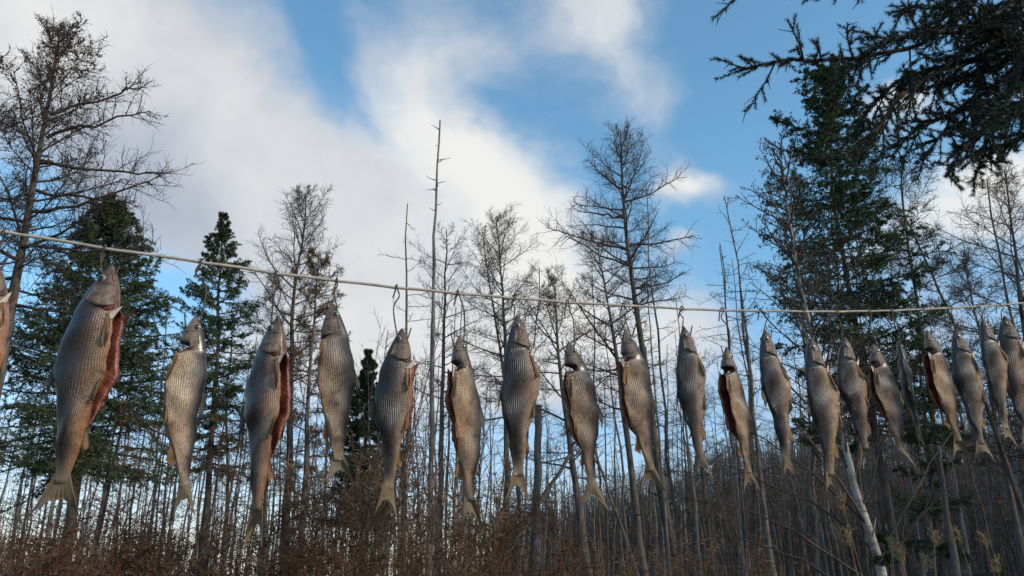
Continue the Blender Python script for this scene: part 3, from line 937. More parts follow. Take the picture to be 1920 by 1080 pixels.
# --- wood covering the far hill, read as one mass
def far_wood():
    rng = np.random.default_rng(400)
    g = Geo()
    n = 2600
    Y = rng.uniform(48, 125, n); px = rng.uniform(930, 2100, n)
    X = (px - 960) / F * Y * 1.02
    m = 420
    Y2 = rng.uniform(50, 110, m); X2 = (rng.uniform(-150, 960, m) - 960) / F * Y2
    X = np.concatenate([X, X2]); Y = np.concatenate([Y, Y2])
    H = np.concatenate([rng.uniform(4.5, 8.0, n), rng.uniform(3.5, 7.0, m)])
    b = np.stack([X, Y, ground_z(X, Y) - 0.2], 1)
    d = np.stack([rng.normal(0, 0.05, len(X)), rng.normal(0, 0.05, len(X)), np.ones(len(X))], 1)
    P = grow(b, d, H, 4, (0, 0, 0), 0.02, rng)
    g.tubes(P, rng.uniform(0.05, 0.09, len(X)), 0.015, 3)
    b2, L2 = spawn(P, H, 20, 0.25, 1.0, 60, 0.16, 3, 0.15, (0, 0, 0.2), 0.15, 0, 0.3, rng)
    g.tubes(b2, 0.022, 0.008, 3)
    k = 150                                    # unseen conifers added past the right of the view to shade the wood
    X = rng.uniform(24, 62, k); Y = rng.uniform(0, 44, k)
    ok = X > 0.72 * Y + 8
    X, Y = X[ok], Y[ok]; H = rng.uniform(10, 16, len(X))
    b = np.stack([X, Y, ground_z(X, Y) - 0.2], 1)
    P = grow(b, np.tile((0, 0, 1.0), (len(X), 1)), H, 4, (0, 0, 0), 0.01, rng)
    g.tubes(P, 0.16, 0.02, 5)
    c2, l2 = spawn(P, H, 70, 0.15, 1.0, 95, 0.20, 4, -0.15, (0, 0, 0.2), 0.06, 0, 0.85, rng)
    g.tubes(c2, 0.03, 0.008, 3)
    tufts(g, c2, 10, 0.55, rng, 0.45)
    o = link('distant_forest', g.mesh('distant_forest', M_far))
    tag(o, 'leafless grey-brown forest covering the far hillside, with conifers added out of view for shade', 'forest', kind='stuff')


far_wood()


# ------------------------------------------------------------------ undergrowth
def leaf_faces(g, P, n, size, rng, wid=0.4, droop=0.3, s0=0.2):
    N = len(P)
    s = rng.uniform(s0, 1, (N, n)); p, t = along(P, s)
    d = unit(t * 0.4 + rng.normal(0, 0.8, p.shape) + np.array((0, 0, -droop)))
    side = unit(np.cross(d, rng.normal(0, 1, p.shape)))
    p, d, side = (a.reshape(-1, 3) for a in (p, d, side))
    L = size * rng.uniform(0.5, 1.3, (len(p), 1)); w = L * wid * 0.5
    nrm = np.cross(d, side)
    mid = p + d * L * 0.5 + nrm * L * rng.uniform(-0.25, 0.25, (len(p), 1))
    g.quad(p, mid - side * w, p + d * L + nrm * L * 0.15, mid + side * w)


def weed_shapes():
    out = []
    for k in range(6):
        rng = np.random.default_rng(500 + k)
        st = grow(np.zeros((1, 3)), np.array([[rng.normal(0, 0.04), rng.normal(0, 0.04), 1.0]]), np.array([1.9]), 10, (0, 0, 0), 0.05, rng)
        g = Geo(); g.tubes(st, 0.0065, 0.002, 5)
        side, Ls = spawn(st, np.array([1.9]), 26, 0.40, 1.0, 34, 0.24, 5, 0.25, (0, 0, 0.35), 0.12, 0, 0.5, rng)
        g.tubes(side, 0.0030, 0.0012, 3)
        lf = Geo()
        leaf_faces(lf, side, 9, 0.048, rng, 0.15, 0.25)
        leaf_faces(lf, st, 34, 0.085, rng, 0.13, 0.6, 0.25)
        out.append((g.mesh('weed_stem', M_weed), lf.mesh('weed_leaves', M_weed, False)))
    return out


def weeds():
    rng = np.random.default_rng(510)
    sh = weed_shapes()

    def put(px, Y, H, label, group):
        X = (px - 960) / F * Y * 1.03
        r = thing('dry_weed', (X, Y, float(ground_z(X, Y)) - 0.03), label, 'weed', group)
        s = H / 1.9
        r.scale = (s, s, s)
        r.rotation_euler = (rng.normal(0, 0.06), rng.normal(0, 0.06), rng.uniform(0, 6.28))
        a, b = sh[int(rng.integers(6))]
        link('stem', a, r); link('leaves', b, r)

    for i in range(58):                      # tall thicket below the third to seventh fish
        px = rng.uniform(545, 935)
        top = np.interp(px, [545, 640, 720, 800, 860, 935], [955, 860, 830, 835, 840, 930]) + rng.uniform(-25, 160)
        Y = rng.uniform(4.5, 7.5)
        put(px, Y, max(0.9, at(px, top, Y)[2]), 'tall dry brown leafy stalk ' + where(px), 'dry stalks under the middle fish')
    for i in range(50):                      # lower fringe towards the right
        px = rng.uniform(930, 1500)
        Y = rng.uniform(5.0, 8.0)
        top = np.interp(px, [930, 1000, 1200, 1350, 1500], [960, 1010, 1030, 1010, 1045]) + rng.uniform(-15, 60)
        put(px, Y, max(0.8, at(px, top, Y)[2]), 'low dry stalk at the bottom edge ' + where(px), 'dry stalks right of centre')
    for i in range(36):
        px = rng.uniform(-40, 560)
        Y = rng.uniform(4.0, 7.0)
        top = rng.uniform(1000, 1078)
        put(px, Y, max(0.8, at(px, top, Y)[2]), 'dry stalk among rusty brush ' + where(px), 'dry stalks at lower left')


weeds()


def rusty_shrub(px, py, Y, w_px, h_px, label, seed, n=26, arch=-0.5):
    """arching stems with small rusty leaflets"""
    rng = np.random.default_rng(seed)
    top = at(px, py, Y)
    base = np.array((top[0], Y, float(ground_z(top[0], Y)) - 0.03))
    R = w_px / F * Y
    H = top[2] - base[2]
    az = rng.uniform(0, 6.283, n)
    out = rng.uniform(0.1, 1.0, n) * R / H
    d = np.stack([np.cos(az) * out, np.sin(az) * out * 0.6, np.ones(n)], 1)
    st = grow(rng.normal(0, 0.08, (n, 3)) * np.array((1, 1, 0)), d, H * rng.uniform(0.75, 1.12, n), 9, (0, 0, 0), 0.05, rng)
    g = Geo(); g.tubes(st, 0.007, 0.002, 4)
    s0 = max(0.2, 1 - h_px / F * Y / H)
    b2, L2 = spawn(st, np.full(n, 0.55), 13, s0, 1.0, 60, 0.9, 5, 0.0, (0, 0, -0.25), 0.12, 0.4, 0.3, rng)
    g.tubes(b2, 0.0028, 0.001, 3)
    b3, L3 = spawn(b2, L2, 5, 0.15, 1.0, 50, 0.4, 3, 0, (0, 0, -0.1), 0.12, 0.3, 0.4, rng)
    g.tubes(b3, 0.0014, 0.0008, 3)
    lf = Geo(); leaf_faces(lf, b3, 4, 0.020, rng, 0.28, 0.2, 0.1); leaf_faces(lf, b2, 5, 0.022, rng, 0.28, 0.2, 0.1)
    put_tree('rusty_shrub', base, label, [('stems', g.mesh('shrub_stems', M_rust)), ('leaves', lf.mesh('shrub_leaves', M_rust, False))], None, 'shrub')


rusty_shrub(90, 1030, 3.9, 190, 110, 'low rusty brush filling the bottom left corner', 601, 20)
rusty_shrub(290, 1005, 4.4, 150, 110, 'rusty brush below the tails of the first two whole fish', 602, 18)
rusty_shrub(450, 1020, 4.2, 120, 110, 'rusty brush below the third fish tail', 603, 14)
rusty_shrub(430, 790, 8.5, 60, 150, 'tall rusty-leaved shrub between the second and third fish', 604, 9)
rusty_shrub(285, 830, 8.0, 60, 90, 'feathery rusty shrub right of the largest fish tail', 605, 6)
rusty_shrub(610, 1010, 4.4, 110, 90, 'rusty brush at the bottom below the fourth fish', 606, 10)
rusty_shrub(930, 985, 5.2, 120, 120, 'rusty brush at the bottom below the sixth and seventh fish', 607, 12)


def reed(px, py, Y, label, seed, lean=0.1):
    rng = np.random.default_rng(seed)
    top = at(px, py, Y)
    b = np.array((top[0] + lean * 1.2, Y, float(ground_z(top[0], Y)) - 0.03))
    e = top - b
    P = catmull([np.zeros(3), e * 0.5 + np.array((lean * 0.15, 0, 0.05)), e * 0.85 + np.array((lean * 0.02, 0, 0.02)), e], 4)
    g = Geo(); g.tubes(P[None], 0.0032, 0.001, 5)
    h = Geo()
    sp, L = spawn(P[None], np.array([0.085]), 26, 0.89, 1.0, 30, 1.0, 4, 0.05, (-0.3 * np.sign(lean), 0, -0.5), 0.08, 0, 0.5, rng)
    h.tubes(sp, 0.0010, 0.0006, 3)
    leaf_faces(h, sp, 7, 0.010, rng, 0.35, 0.3, 0.05)
    lf = Geo()
    for k in range(3):
        a = e * rng.uniform(0.2, 0.6)
        q = catmull([a, a + np.array((rng.normal(0, 0.12), rng.normal(0, 0.1), 0.22)), a + np.array((rng.normal(0, 0.3), rng.normal(0, 0.2), 0.20))], 4)
        w = np.linspace(0.006, 0.0008, len(q))[:, None] * np.array((0.4, 0.9, 0))
        lf.quad(q[:-1] - w[:-1], q[1:] - w[1:], q[1:] + w[1:], q[:-1] + w[:-1])
    put_tree('reed_grass', b, label, [('stem', g.mesh('reed_stem', M_reed)), ('plume', h.mesh('reed_plume', M_reed, False)), ('blades', lf.mesh('reed_blades', M_reed, False))],
             'pale reed grass at lower right', 'grass')


for i, (px, py, Y, lean, lab) in enumerate([
        (1578, 935, 3.4, 0.15, 'pale reed plume just left of the birch trunk, tallest of the reeds'), (1570, 990, 3.6, 0.12, 'pale drooping reed plume left of the birch, second from left'),
        (1590, 1000, 3.3, 0.10, 'pale reed plume overlapping the left side of the birch foot'), (1670, 1012, 3.5, -0.05, 'pale reed plume just right of the birch foot'),
        (1690, 1035, 3.7, 0.06, 'short pale reed plume right of the birch above the small spruce'), (1750, 1000, 3.6, -0.12, 'pale feathery reed plume bending left between birch and right edge'),
        (1735, 1048, 3.4, -0.10, 'low pale reed plume near the bottom edge right of the birch'), (1795, 995, 4.0, 0.14, 'slim pale reed stalk, third from the right edge'),
        (1845, 1005, 4.0, 0.08, 'slim pale reed stalk, second from the right edge'), (1868, 1055, 3.9, 0.06, 'slim pale reed stalk, nearest the right edge')]):
    reed(px, py, Y, lab, 620 + i, lean)


def litter():
    """dead grass covering the ground near the viewer"""
    rng = np.random.default_rng(640)
    n = 26000
    r = np.sqrt(rng.uniform(1.5 ** 2, 15 ** 2, n)); a = rng.uniform(-1.25, 1.25, n)
    X, Y = r * np.sin(a), r * np.cos(a)
    b = np.stack([X, Y, ground_z(X, Y) - 0.02], 1)
    d = np.stack([rng.normal(0, 0.5, n), rng.normal(0, 0.5, n), np.ones(n)], 1)
    P = grow(b, d, rng.uniform(0.15, 0.75, n), 3, (0, 0, -0.7), 0.2, rng)
    g = Geo(); g.tubes(P, 0.003, 0.001, 3)
    tag(link('dead_grass', g.mesh('dead_grass', M_weed)), 'matted dead brown grass covering the ground', 'grass', kind='stuff')


litter()

# ------------------------------------------------------------------ the near spruce: boughs over the upper right

PA, PB = at(200, 465, 1.36), at(1860, 573, 2.36)
LN = np.array((-(PB - PA)[1], (PB - PA)[0], 0.0)); LN /= np.linalg.norm(LN)


def on_line(px, py):
    """where this direction meets the upright plane the rope hangs in"""
    c = np.array((0, 0, CZ)); d = ray(px, py)
    return c + d * (np.dot(PA - c, LN) / np.dot(d, LN))


REND = on_line(2240, 541)
NEAR = REND[:2] + unit((PB - PA) * np.array((1, 1, 0)))[:2] * 0.13


def near_spruce():
    rng = np.random.default_rng(700)
    H = 8.5
    path = np.stack([NEAR[0] + np.linspace(0, 0.06, 18), NEAR[1] + np.linspace(0, 0.1, 18), np.linspace(-0.1, H, 18)], 1)
    base = path[0]
    tg = trunk_geo(path, 0.14, 0.02, 12, 12, rng)
    wood, nd = Geo(), Geo()
    # boughs: (height on the trunk, picture points they run through with depth)
    runs = [
        (4.05, [(1850, -20, 2.9), (1790, 40, 2.75), (1700, 95, 2.65), (1590, 110, 2.6), (1480, 118, 2.55), (1385, 126, 2.5)]),
        (3.75, [(1880, 60, 2.9), (1760, 130, 2.8), (1690, 180, 2.75), (1640, 250, 2.7), (1585, 290, 2.7)]),
        (3.85, [(1930, 60, 3.0), (1850, 70, 2.9), (1800, 20, 2.8), (1720, 10, 2.75), (1690, 20, 2.7)]),
        (3.55, [(1930, 130, 3.0), (1870, 160, 2.9), (1810, 200, 2.85), (1760, 260, 2.8), (1735, 300, 2.8)]),
        (3.5, [(1960, 110, 2.9), (1900, 90, 2.8), (1840, 40, 2.7), (1800, -10, 2.6)]),
        (3.45, [(1970, 180, 3.0), (1900, 200, 2.9), (1850, 260, 2.85), (1826, 325, 2.8)]),
        (3.3, [(1990, 230, 3.0), (1930, 250, 2.9), (1895, 265, 2.85), (1870, 280, 2.8)]),
        (4.5, [(1800, -150, 2.7), (1680, -115, 2.5), (1590, -60, 2.4), (1530, -6, 2.35)]),
        (4.6, [(1700, -200, 2.5), (1520, -150, 2.3), (1440, -85, 2.25), (1395, -12, 2.2)]),
        (4.2, [(1960, -40, 3.1), (1900, 20, 3.0), (1860, 110, 2.95), (1800, 150, 2.9), (1700, 170, 2.85)]),
        (3.7, [(1900, 90, 3.0), (1790, 120, 2.95), (1700, 140, 2.9), (1640, 190, 2.85), (1600, 250, 2.85)]),
        (3.6, [(1900, 170, 2.9), (1800, 210, 2.85), (1720, 240, 2.8), (1670, 290, 2.8)]),
        (3.5, [(1940, 190, 2.8), (1860, 230, 2.75), (1800, 290, 2.7), (1775, 335, 2.7)]),
        (4.1, [(1900, 0, 2.8), (1800, 60, 2.7), (1720, 60, 2.65), (1650, 80, 2.6), (1610, 110, 2.6)]),
        (3.9, [(1980, 60, 2.7), (1920, 110, 2.6), (1890, 190, 2.55), (1850, 230, 2.5)]),
    ]
    mains = []
    for hz, pts in runs:
        a = np.array((NEAR[0], NEAR[1], hz))
        c = catmull([a] + [at(*p) for p in pts], 5)
        s = np.concatenate([[0], np.cumsum(np.linalg.norm(np.diff(c, axis=0), axis=1))])
        q = np.linspace(0, s[-1], 22)
        c = np.stack([np.interp(q, s, c[:, k]) for k in range(3)], 1) + rng.normal(0, 0.006, (22, 3))
        mains.append(c - base)
    mains = np.array(mains)
    wood.tubes(mains, 0.017, 0.003, 6)
    LM = np.linalg.norm(np.diff(mains, axis=1), axis=2).sum(1)
    # side branches, hanging a little, then shoots
    b2, L2 = spawn(mains, LM, 30, 0.22, 1.0, 50, 0.185, 6, -0.10, (0, 0, -0.10), 0.09, 0.55, 0.62, rng)
    wood.tubes(b2, 0.0045, 0.0018, 4)
    b3, L3 = spawn(b2, L2, 7, 0.15, 1.0, 46, 0.42, 4, -0.12, (0, 0, -0.05), 0.08, 0.4, 0.45, rng)
    wood.tubes(b3, 0.0022, 0.0012, 3)
    bare = rng.random(len(b3)) < 0.40

    def needles(P, per_m, L):
        k = np.maximum(4, (L * per_m)).astype(int)
        rep = np.repeat(np.arange(len(P)), k)
        Q = P[rep]
        s = rng.random((len(rep), 1))
        p, t = along(Q, s); p, t = p[:, 0], t[:, 0]
        rv = rng.normal(0, 1, p.shape); rv[:, 2] += 0.35
        perp = unit(rv - (rv * t).sum(-1, keepdims=True) * t)
        d = unit(t * 0.75 + perp * 0.75)
        side = unit(np.cross(d, rng.normal(0, 1, p.shape)))
        ln = rng.uniform(0.013, 0.022, (len(p), 1)); w = 0.0013
        nd.tri(p - side * w, p + side * w, p + d * ln)
    needles(b3[~bare], 1150, L3[~bare])
    tips = b2[:, 2:]
    needles(tips, 1000, L2 * 0.6)
    outer = mains[:, 13:]
    needles(outer, 2600, LM * 0.4)
    sh, Lsh = spawn(mains[:, 9:], np.full(len(mains), 0.13), 30, 0.0, 1.0, 48, 1.0, 4, 0.02, (0, 0, 0.05), 0.07, 0.45, 0.35, rng)
    wood.tubes(sh, 0.0022, 0.0012, 3)
    needles(sh, 1300, Lsh)
    # higher boughs out of view that complete the tree
    n = 34
    h = rng.uniform(0.58, 0.99, n); az = np.arange(n) * 2.399
    Lh = 1.9 * (1 - (h - 0.58) / 0.42) * 0.9 + 0.15
    el = np.radians(np.interp(h, [0.58, 1], [-5, 50]))
    d = np.stack([np.cos(az) * np.cos(el), np.sin(az) * np.cos(el), np.sin(el)], 1)
    lim = grow(at_height(path, h) - base, d, Lh, 7, (0, 0, 0.2), 0.06, rng)
    wood.tubes(lim, 0.016, 0.004, 5)
    c2, l2 = spawn(lim, Lh, 14, 0.2, 1.0, 50, 0.4, 4, -0.15, (0, 0, 0), 0.1, 0.6, 0.6, rng)
    wood.tubes(c2, 0.004, 0.002, 3)
    tufts(nd, c2, 40, 0.03, rng, 0.12); tufts(nd, lim[:, 3:], 60, 0.03, rng, 0.12)
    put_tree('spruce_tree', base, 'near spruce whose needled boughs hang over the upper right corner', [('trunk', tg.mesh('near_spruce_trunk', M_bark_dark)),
             ('branches', wood.mesh('near_spruce_branches', M_bark_dark)), ('crown', nd.mesh('near_spruce_needles', M_needle_near, False))])


near_spruce()

# ------------------------------------------------------------------ the rope
ROPE = [(0, 432), (200, 465), (375, 490), (517, 511), (630, 525), (743, 538), (857, 549), (965, 558), (1065, 566), (1168, 572), (1277, 578), (1352, 581), (1430, 582.5), (1520, 583.5), (1610, 583), (1700, 580.5), (1800, 576), (1920, 568)]
RP = [on_line(*p) for p in ROPE]
lend = RP[0] + (RP[0] - RP[1]) * 3.2
rend = REND
RPATH = catmull([lend, RP[0] + (RP[0] - RP[1]) * 1.2] + RP + [rend], 12)
for hx in (8, 197, 376, 517, 631, 743, 858, 964, 1064, 1168, 1278, 1353, 1426, 1506, 1568, 1628, 1670, 1728, 1781, 1832, 1872):   # it gives a little at every fish
    q = on_line(hx, 540)
    RPATH[:, 2] -= 0.0022 * np.exp(-np.abs(RPATH[:, 0] - q[0]) / 0.03)


def rope_y(px):
    """point on the rope's axis seen at this picture column"""
    x = RPATH
    c = x - np.array((0, 0, CZ))
    fwd = c[:, 1] * CP + c[:, 2] * SP
    col = 960 + F * c[:, 0] / fwd
    ok = fwd > 0.2
    return np.array([np.interp(px, col[ok], x[ok, k]) for k in range(3)])


def build_rope():
    P = RPATH
    t = unit(np.gradient(P, axis=0)); u = unit(np.cross(t, np.array((0, 0, 1.0)))); v = np.cross(t, u)
    n = 10; a = np.arange(n + 1) * 2 * math.pi / n
    R = 0.0030
    V = (P[:, None] + R * (np.cos(a)[None, :, None] * u[:, None] + np.sin(a)[None, :, None] * v[:, None])).reshape(-1, 3)
    s = np.concatenate([[0], np.cumsum(np.linalg.norm(np.diff(P, axis=0), axis=1))])
    uv = np.stack([np.tile(np.arange(n + 1) / n, len(P)), np.repeat(s, n + 1)], 1)
    i = np.arange(len(V)).reshape(len(P), n + 1)
    Q = np.stack([i[:-1, :-1], i[:-1, 1:], i[1:, 1:], i[1:, :-1]], -1).reshape(-1, 4)
    o = link('rope', mesh_from('rope', V, Q, None, (M_rope,), uv=uv))
    tag(o, 'pale taut rope strung across the clearing holding the row of fish', 'rope')
    # the pole that carries its near end, left of the view
    g = Geo()
    z = np.linspace(-0.3, 2.35, 8)
    g.tubes(np.stack([np.full(8, lend[0] - 0.045), np.full(8, lend[1] - 0.01), z], 1)[None], 0.05, 0.042, 10)
    po = link('post', g.mesh('post', M_dead))
    tag(po, 'bare wooden post carrying the near left end of the rope', 'post')


build_rope()


# ------------------------------------------------------------------ the fish
KT = np.array([0, .02, .05, .10, .15, .20, .27, .35, .45, .55, .65, .75, .82, .86])
KD = np.array([.004, .018, .034, .054, .070, .083, .096, .104, .098, .077, .054, .036, .027, .026])
KV = np.array([.004, .018, .034, .054, .066, .072, .088, .101, .094, .073, .049, .032, .025, .025])
KW = np.array([.004, .015, .027, .042, .050, .053, .056, .057, .053, .045, .033, .021, .011, .003])


class Fish:
    def __init__(s, L, fat, thick, bend, throat, corner, cav, flare, seed):
        s.L, s.fat, s.thick, s.bend, s.throat, s.corner, s.cav, s.flare = L, fat, thick, bend, throat, corner, cav, flare
        s.rng = np.random.default_rng(seed)
        tt = np.linspace(0, 0.86, 400)
        kt = KT + np.interp(KT, [0, .2, .45, .86], [0, 0, s.rng.normal(0, .025), 0])
        kv = KV * (1 + np.interp(KT, [0, .2, .4, .6, .86], [0, 0, *s.rng.normal(0, .07, 2), s.rng.normal(0, .05)]))
        kd = KD * (1 + np.interp(KT, [0, .2, .4, .6, .86], [0, 0, *s.rng.normal(0, .07, 2), s.rng.normal(0, .05)]))
        V = np.interp(tt, kt, kv)
        if corner:
            V = np.interp(tt, [0, .02, .05, .10, .15, .20, .27, .335, .37, .45, .55, .65, .75, .82, .86], [.004, .02, .036, .052, .056, .055, .078, .128, .122, .100, .078, .054, .036, .028, .028]) * corner + V * (1 - corner)
        k = np.ones(9) / 9
        V = np.convolve(np.pad(V, 4, 'edge'), k, 'valid')
        if throat:
            n = np.exp(-((tt - 0.168) / 0.020) ** 4)
            V = V * (1 - n * throat) + n * throat * (-0.012)
        k2 = np.ones(15) / 15
        s.tt = tt
        s.V = V
        s.D = np.convolve(np.pad(np.interp(tt, kt, kd), 7, 'edge'), k2, 'valid')
        s.W = np.convolve(np.pad(np.interp(tt, KT, KW), 7, 'edge'), k2, 'valid')
        s.tw = s.rng.normal(0, 0.40); s.ph = s.rng.uniform(0, 6.28, 6); s.w1 = s.rng.uniform(0, 6.28); s.w2 = s.rng.uniform(0, 6.28)

    def cavity(s, t):
        return s.cav * sm(t, 0.17, 0.23) * (1 - sm(t, 0.52, 0.66))

    def centre(s, t):
        t = np.asarray(t, float)
        return s.bend * 4 * t * (1 - t) + 0.006 * np.sin(t * 9 + s.w1)

    def sway(s, t):
        return 0.010 * np.sin(np.asarray(t) * 6 + s.w2) * sm(t, 0.1, 0.8)

    def surf(s, t, phi, side, k=1.0):
        """skin point; phi 0 belly .. pi back; side +1 or -1; k scales towards the middle"""
        t = np.asarray(t, float); phi = np.asarray(phi, float)
        V = np.interp(t, s.tt, s.V) * s.fat; D = np.interp(t, s.tt, s.D) * s.fat; W = np.interp(t, s.tt, s.W) * s.thick
        c = np.cos(phi)
        x = np.where(c > 0, V, D) * np.sign(c) * np.abs(c) ** 0.92
        y = W * np.abs(np.sin(phi)) ** 0.85 * (1 - 0.25 * np.clip(-c, 0, 1))
        lump = sm(t, 0.16, 0.30) * (1 - 0.6 * sm(t, 0.6, 0.85))
        q = s.ph + (0 if side > 0 else 2.0)
        y = y + np.sin(phi) * lump * (0.006 * np.sin(t * 17 + phi * 1.5 + q[0]) + 0.004 * np.sin(t * 31 - phi * 2.5 + q[1]))
        x = x + lump * np.cos(phi) * (0.005 * np.sin(t * 21 + s.ph[2]) + 0.003 * np.sin(t * 43 + s.ph[3]))
        cv = s.cavity(t)
        fl = s.flare[0] if side > 0 else s.flare[1]
        e = np.clip(1 - phi / 1.1, 0, 1) ** 1.3
        x = x + cv * e * (fl * (1 + 0.30 * np.sin(t * 26 + s.w1 + side)) + 0.004 * np.sin(t * 71 + s.w2) + 0.0025 * np.sin(t * 133 + s.w1))
        y = y + cv * e * 0.030
        xx, yy = x * k, y * k * side
        a = s.tw * sm(t, 0.30, 0.95)                  # the hanging body twists towards its tail
        xx, yy = xx * np.cos(a) - yy * np.sin(a), xx * np.sin(a) + yy * np.cos(a)
        return np.stack([(xx + s.centre(t)) * s.L, (yy + s.sway(t)) * s.L, -t * s.L], -1)

    def body(s):
        n_t, no, ni = 84, 19, 9
        ts = np.concatenate([np.linspace(0.0005, 0.05, 10), np.linspace(0.058, 0.24, 34), np.linspace(0.25, 0.855, n_t - 44)])
        rows, uvs = [], []
        for t in ts:
            c = float(s.cavity(t)); g = 0.03 + 0.42 * min(1, c)
            po = np.linspace(g, math.pi, no)
            A = s.surf(np.full(no, t), po, 1); B = s.surf(np.full(no, t), po[::-1], -1)[1:]
            pin = np.linspace(g, 2.5, ni)
            wall = 1 - 0.16
            Ia = s.surf(np.full(ni, t), pin, 1, wall); Ib = s.surf(np.full(ni, t), pin, -1, wall)
            cc = min(1.0, c * 1.6)
            ea, eb = A[0], B[-1]
            f = np.linspace(0, 1, 2 * ni + 2)[1:-1, None]
            chord = eb + (ea - eb) * f
            I = np.vstack([Ib, Ia[::-1]]) * cc + chord * (1 - cc)
            rows.append(np.vstack([A, B, I]))
            uvs.append(np.concatenate([np.stack([po / math.pi, np.full(no, t)], 1), np.stack([po[::-1][1:] / math.pi, np.full(no - 1, t)], 1), np.stack([np.zeros(2 * ni), np.full(2 * ni, t)], 1)]))
        R = np.array(rows); n = R.shape[1]
        V = R.reshape(-1, 3); uv = np.concatenate(uvs)
        i = np.arange(len(V)).reshape(len(ts), n); j = np.roll(i, -1, 1)
        Q = np.stack([i[:-1], i[1:], j[1:], j[:-1]], -1)
        mi = np.zeros(Q.shape[:2], int)
        tm = (ts[:-1] + ts[1:]) / 2
        cv = s.cavity(tm)
        mi[np.ix_(cv > 0.06, np.arange(2 * no - 1, n))] = 1
        if s.throat > 0.3:
            th = (tm > 0.143) & (tm < 0.192)
            low = np.array([k for k in range(n) if k >= 2 * no - 2 or k < 10 or k > 2 * no - 11])
            mi[np.ix_(th, low)] = 2
        Q = Q.reshape(-1, 4); mi = mi.ravel()
        # close the snout and the tail root
        V = np.vstack([V, R[0].mean(0), R[-1].mean(0)]); uv = np.vstack([uv, [[0.5, 0]], [[0.5, 0.86]]])
        a, b = len(V) - 2, len(V) - 1
        T = np.vstack([np.stack([np.full(n, a), i[0], j[0]], 1), np.stack([np.full(n, b), j[-1], i[-1]], 1)])
        return mesh_from('fish_body', V, Q, T, (M_skin, M_flesh, M_gill), np.concatenate([mi, np.zeros(len(T), int)]), uv)

    def patch(s, name, ts, phis, side, lift, mat_):
        """a plate lying on the skin: ts (m,n), phis (m,n), lift (m,n) outward"""
        p = s.surf(ts, phis, side)
        c = np.stack([s.centre(ts) * s.L, s.sway(ts) * s.L, -ts * s.L], -1)
        out = unit((p - c) * np.array((0.5, 1.0, 0)))
        p2 = p + out * lift[..., None] * s.L
        inn = p - out * 0.004 * s.L
        m, n = ts.shape
        V = np.concatenate([p2.reshape(-1, 3), inn.reshape(-1, 3)])
        i = np.arange(m * n).reshape(m, n)
        Q = [np.stack([i[:-1, :-1], i[:-1, 1:], i[1:, 1:], i[1:, :-1]], -1).reshape(-1, 4)]
        k = m * n
        for e in (i[0], i[-1], i[:, 0], i[:, -1]):
            Q.append(np.stack([e[:-1], e[1:], e[1:] + k, e[:-1] + k], 1))
        return mesh_from(name, V, np.concatenate(Q), None, (mat_,))

    def fin(s, name, base, tip, mat_, n=9, wave=0.004, rag=0.06):
        """web between a base curve (m,3) and a tip curve (m,3)"""
        base, tip = np.asarray(base), np.asarray(tip)
        m = len(base)
        tip = base + (tip - base) * (1 + s.rng.normal(0, rag, (m, 1)))
        f = np.linspace(0, 1, n)[None, :, None]
        P = base[:, None] * (1 - f) + tip[:, None] * f
        nr = np.cross(tip[-1] - base[0], base[-1] - base[0] + 1e-6); nr = nr / (np.linalg.norm(nr) + 1e-9)
        ph = s.rng.uniform(0, 6)
        P = P + nr * (np.sin(np.linspace(0, 5, m)[:, None, None] + f * 3 + ph) * f * wave * s.L * 2)
        th = 0.0022 * s.L * (1 - 0.7 * f)
        V = np.concatenate([(P + nr * th).reshape(-1, 3), (P - nr * th).reshape(-1, 3)])
        i = np.arange(m * n).reshape(m, n); k = m * n
        q = np.stack([i[:-1, :-1], i[:-1, 1:], i[1:, 1:], i[1:, :-1]], -1).reshape(-1, 4)
        Q = [q, q[:, ::-1] + k]
        for e in (i[0], i[-1], i[:, 0], i[:, -1]):
            Q.append(np.stack([e[:-1], e[1:], e[1:] + k, e[:-1] + k], 1))
        u = np.repeat(np.linspace(0, 1, m), n); vv = np.tile(np.linspace(0, 1, n), m)
        uv = np.tile(np.stack([u, vv], 1), (2, 1))
        return mesh_from(name, V, np.concatenate(Q), None, (mat_,), uv=uv)


def lens_mesh(name, c, ax, r, h, mat_, n=14):
    """a low dome (eye)"""
    ax = ax / np.linalg.norm(ax)
    u = np.cross(ax, (0.0, 0.1, 1.0)); u /= np.linalg.norm(u); v = np.cross(ax, u)
    V = []
    for k in range(5):
        a = k / 4 * math.pi / 2
        for j in range(n):
            b = 2 * math.pi * j / n
            V.append(c + (u * math.cos(b) + v * math.sin(b)) * r * math.cos(a) + ax * h * math.sin(a))
    i = np.arange(5 * n).reshape(5, n); j = np.roll(i, -1, 1)
    Q = np.stack([i[:-1], j[:-1], j[1:], i[1:]], -1).reshape(-1, 4)
    return mesh_from(name, np.array(V), Q, None, (mat_,))


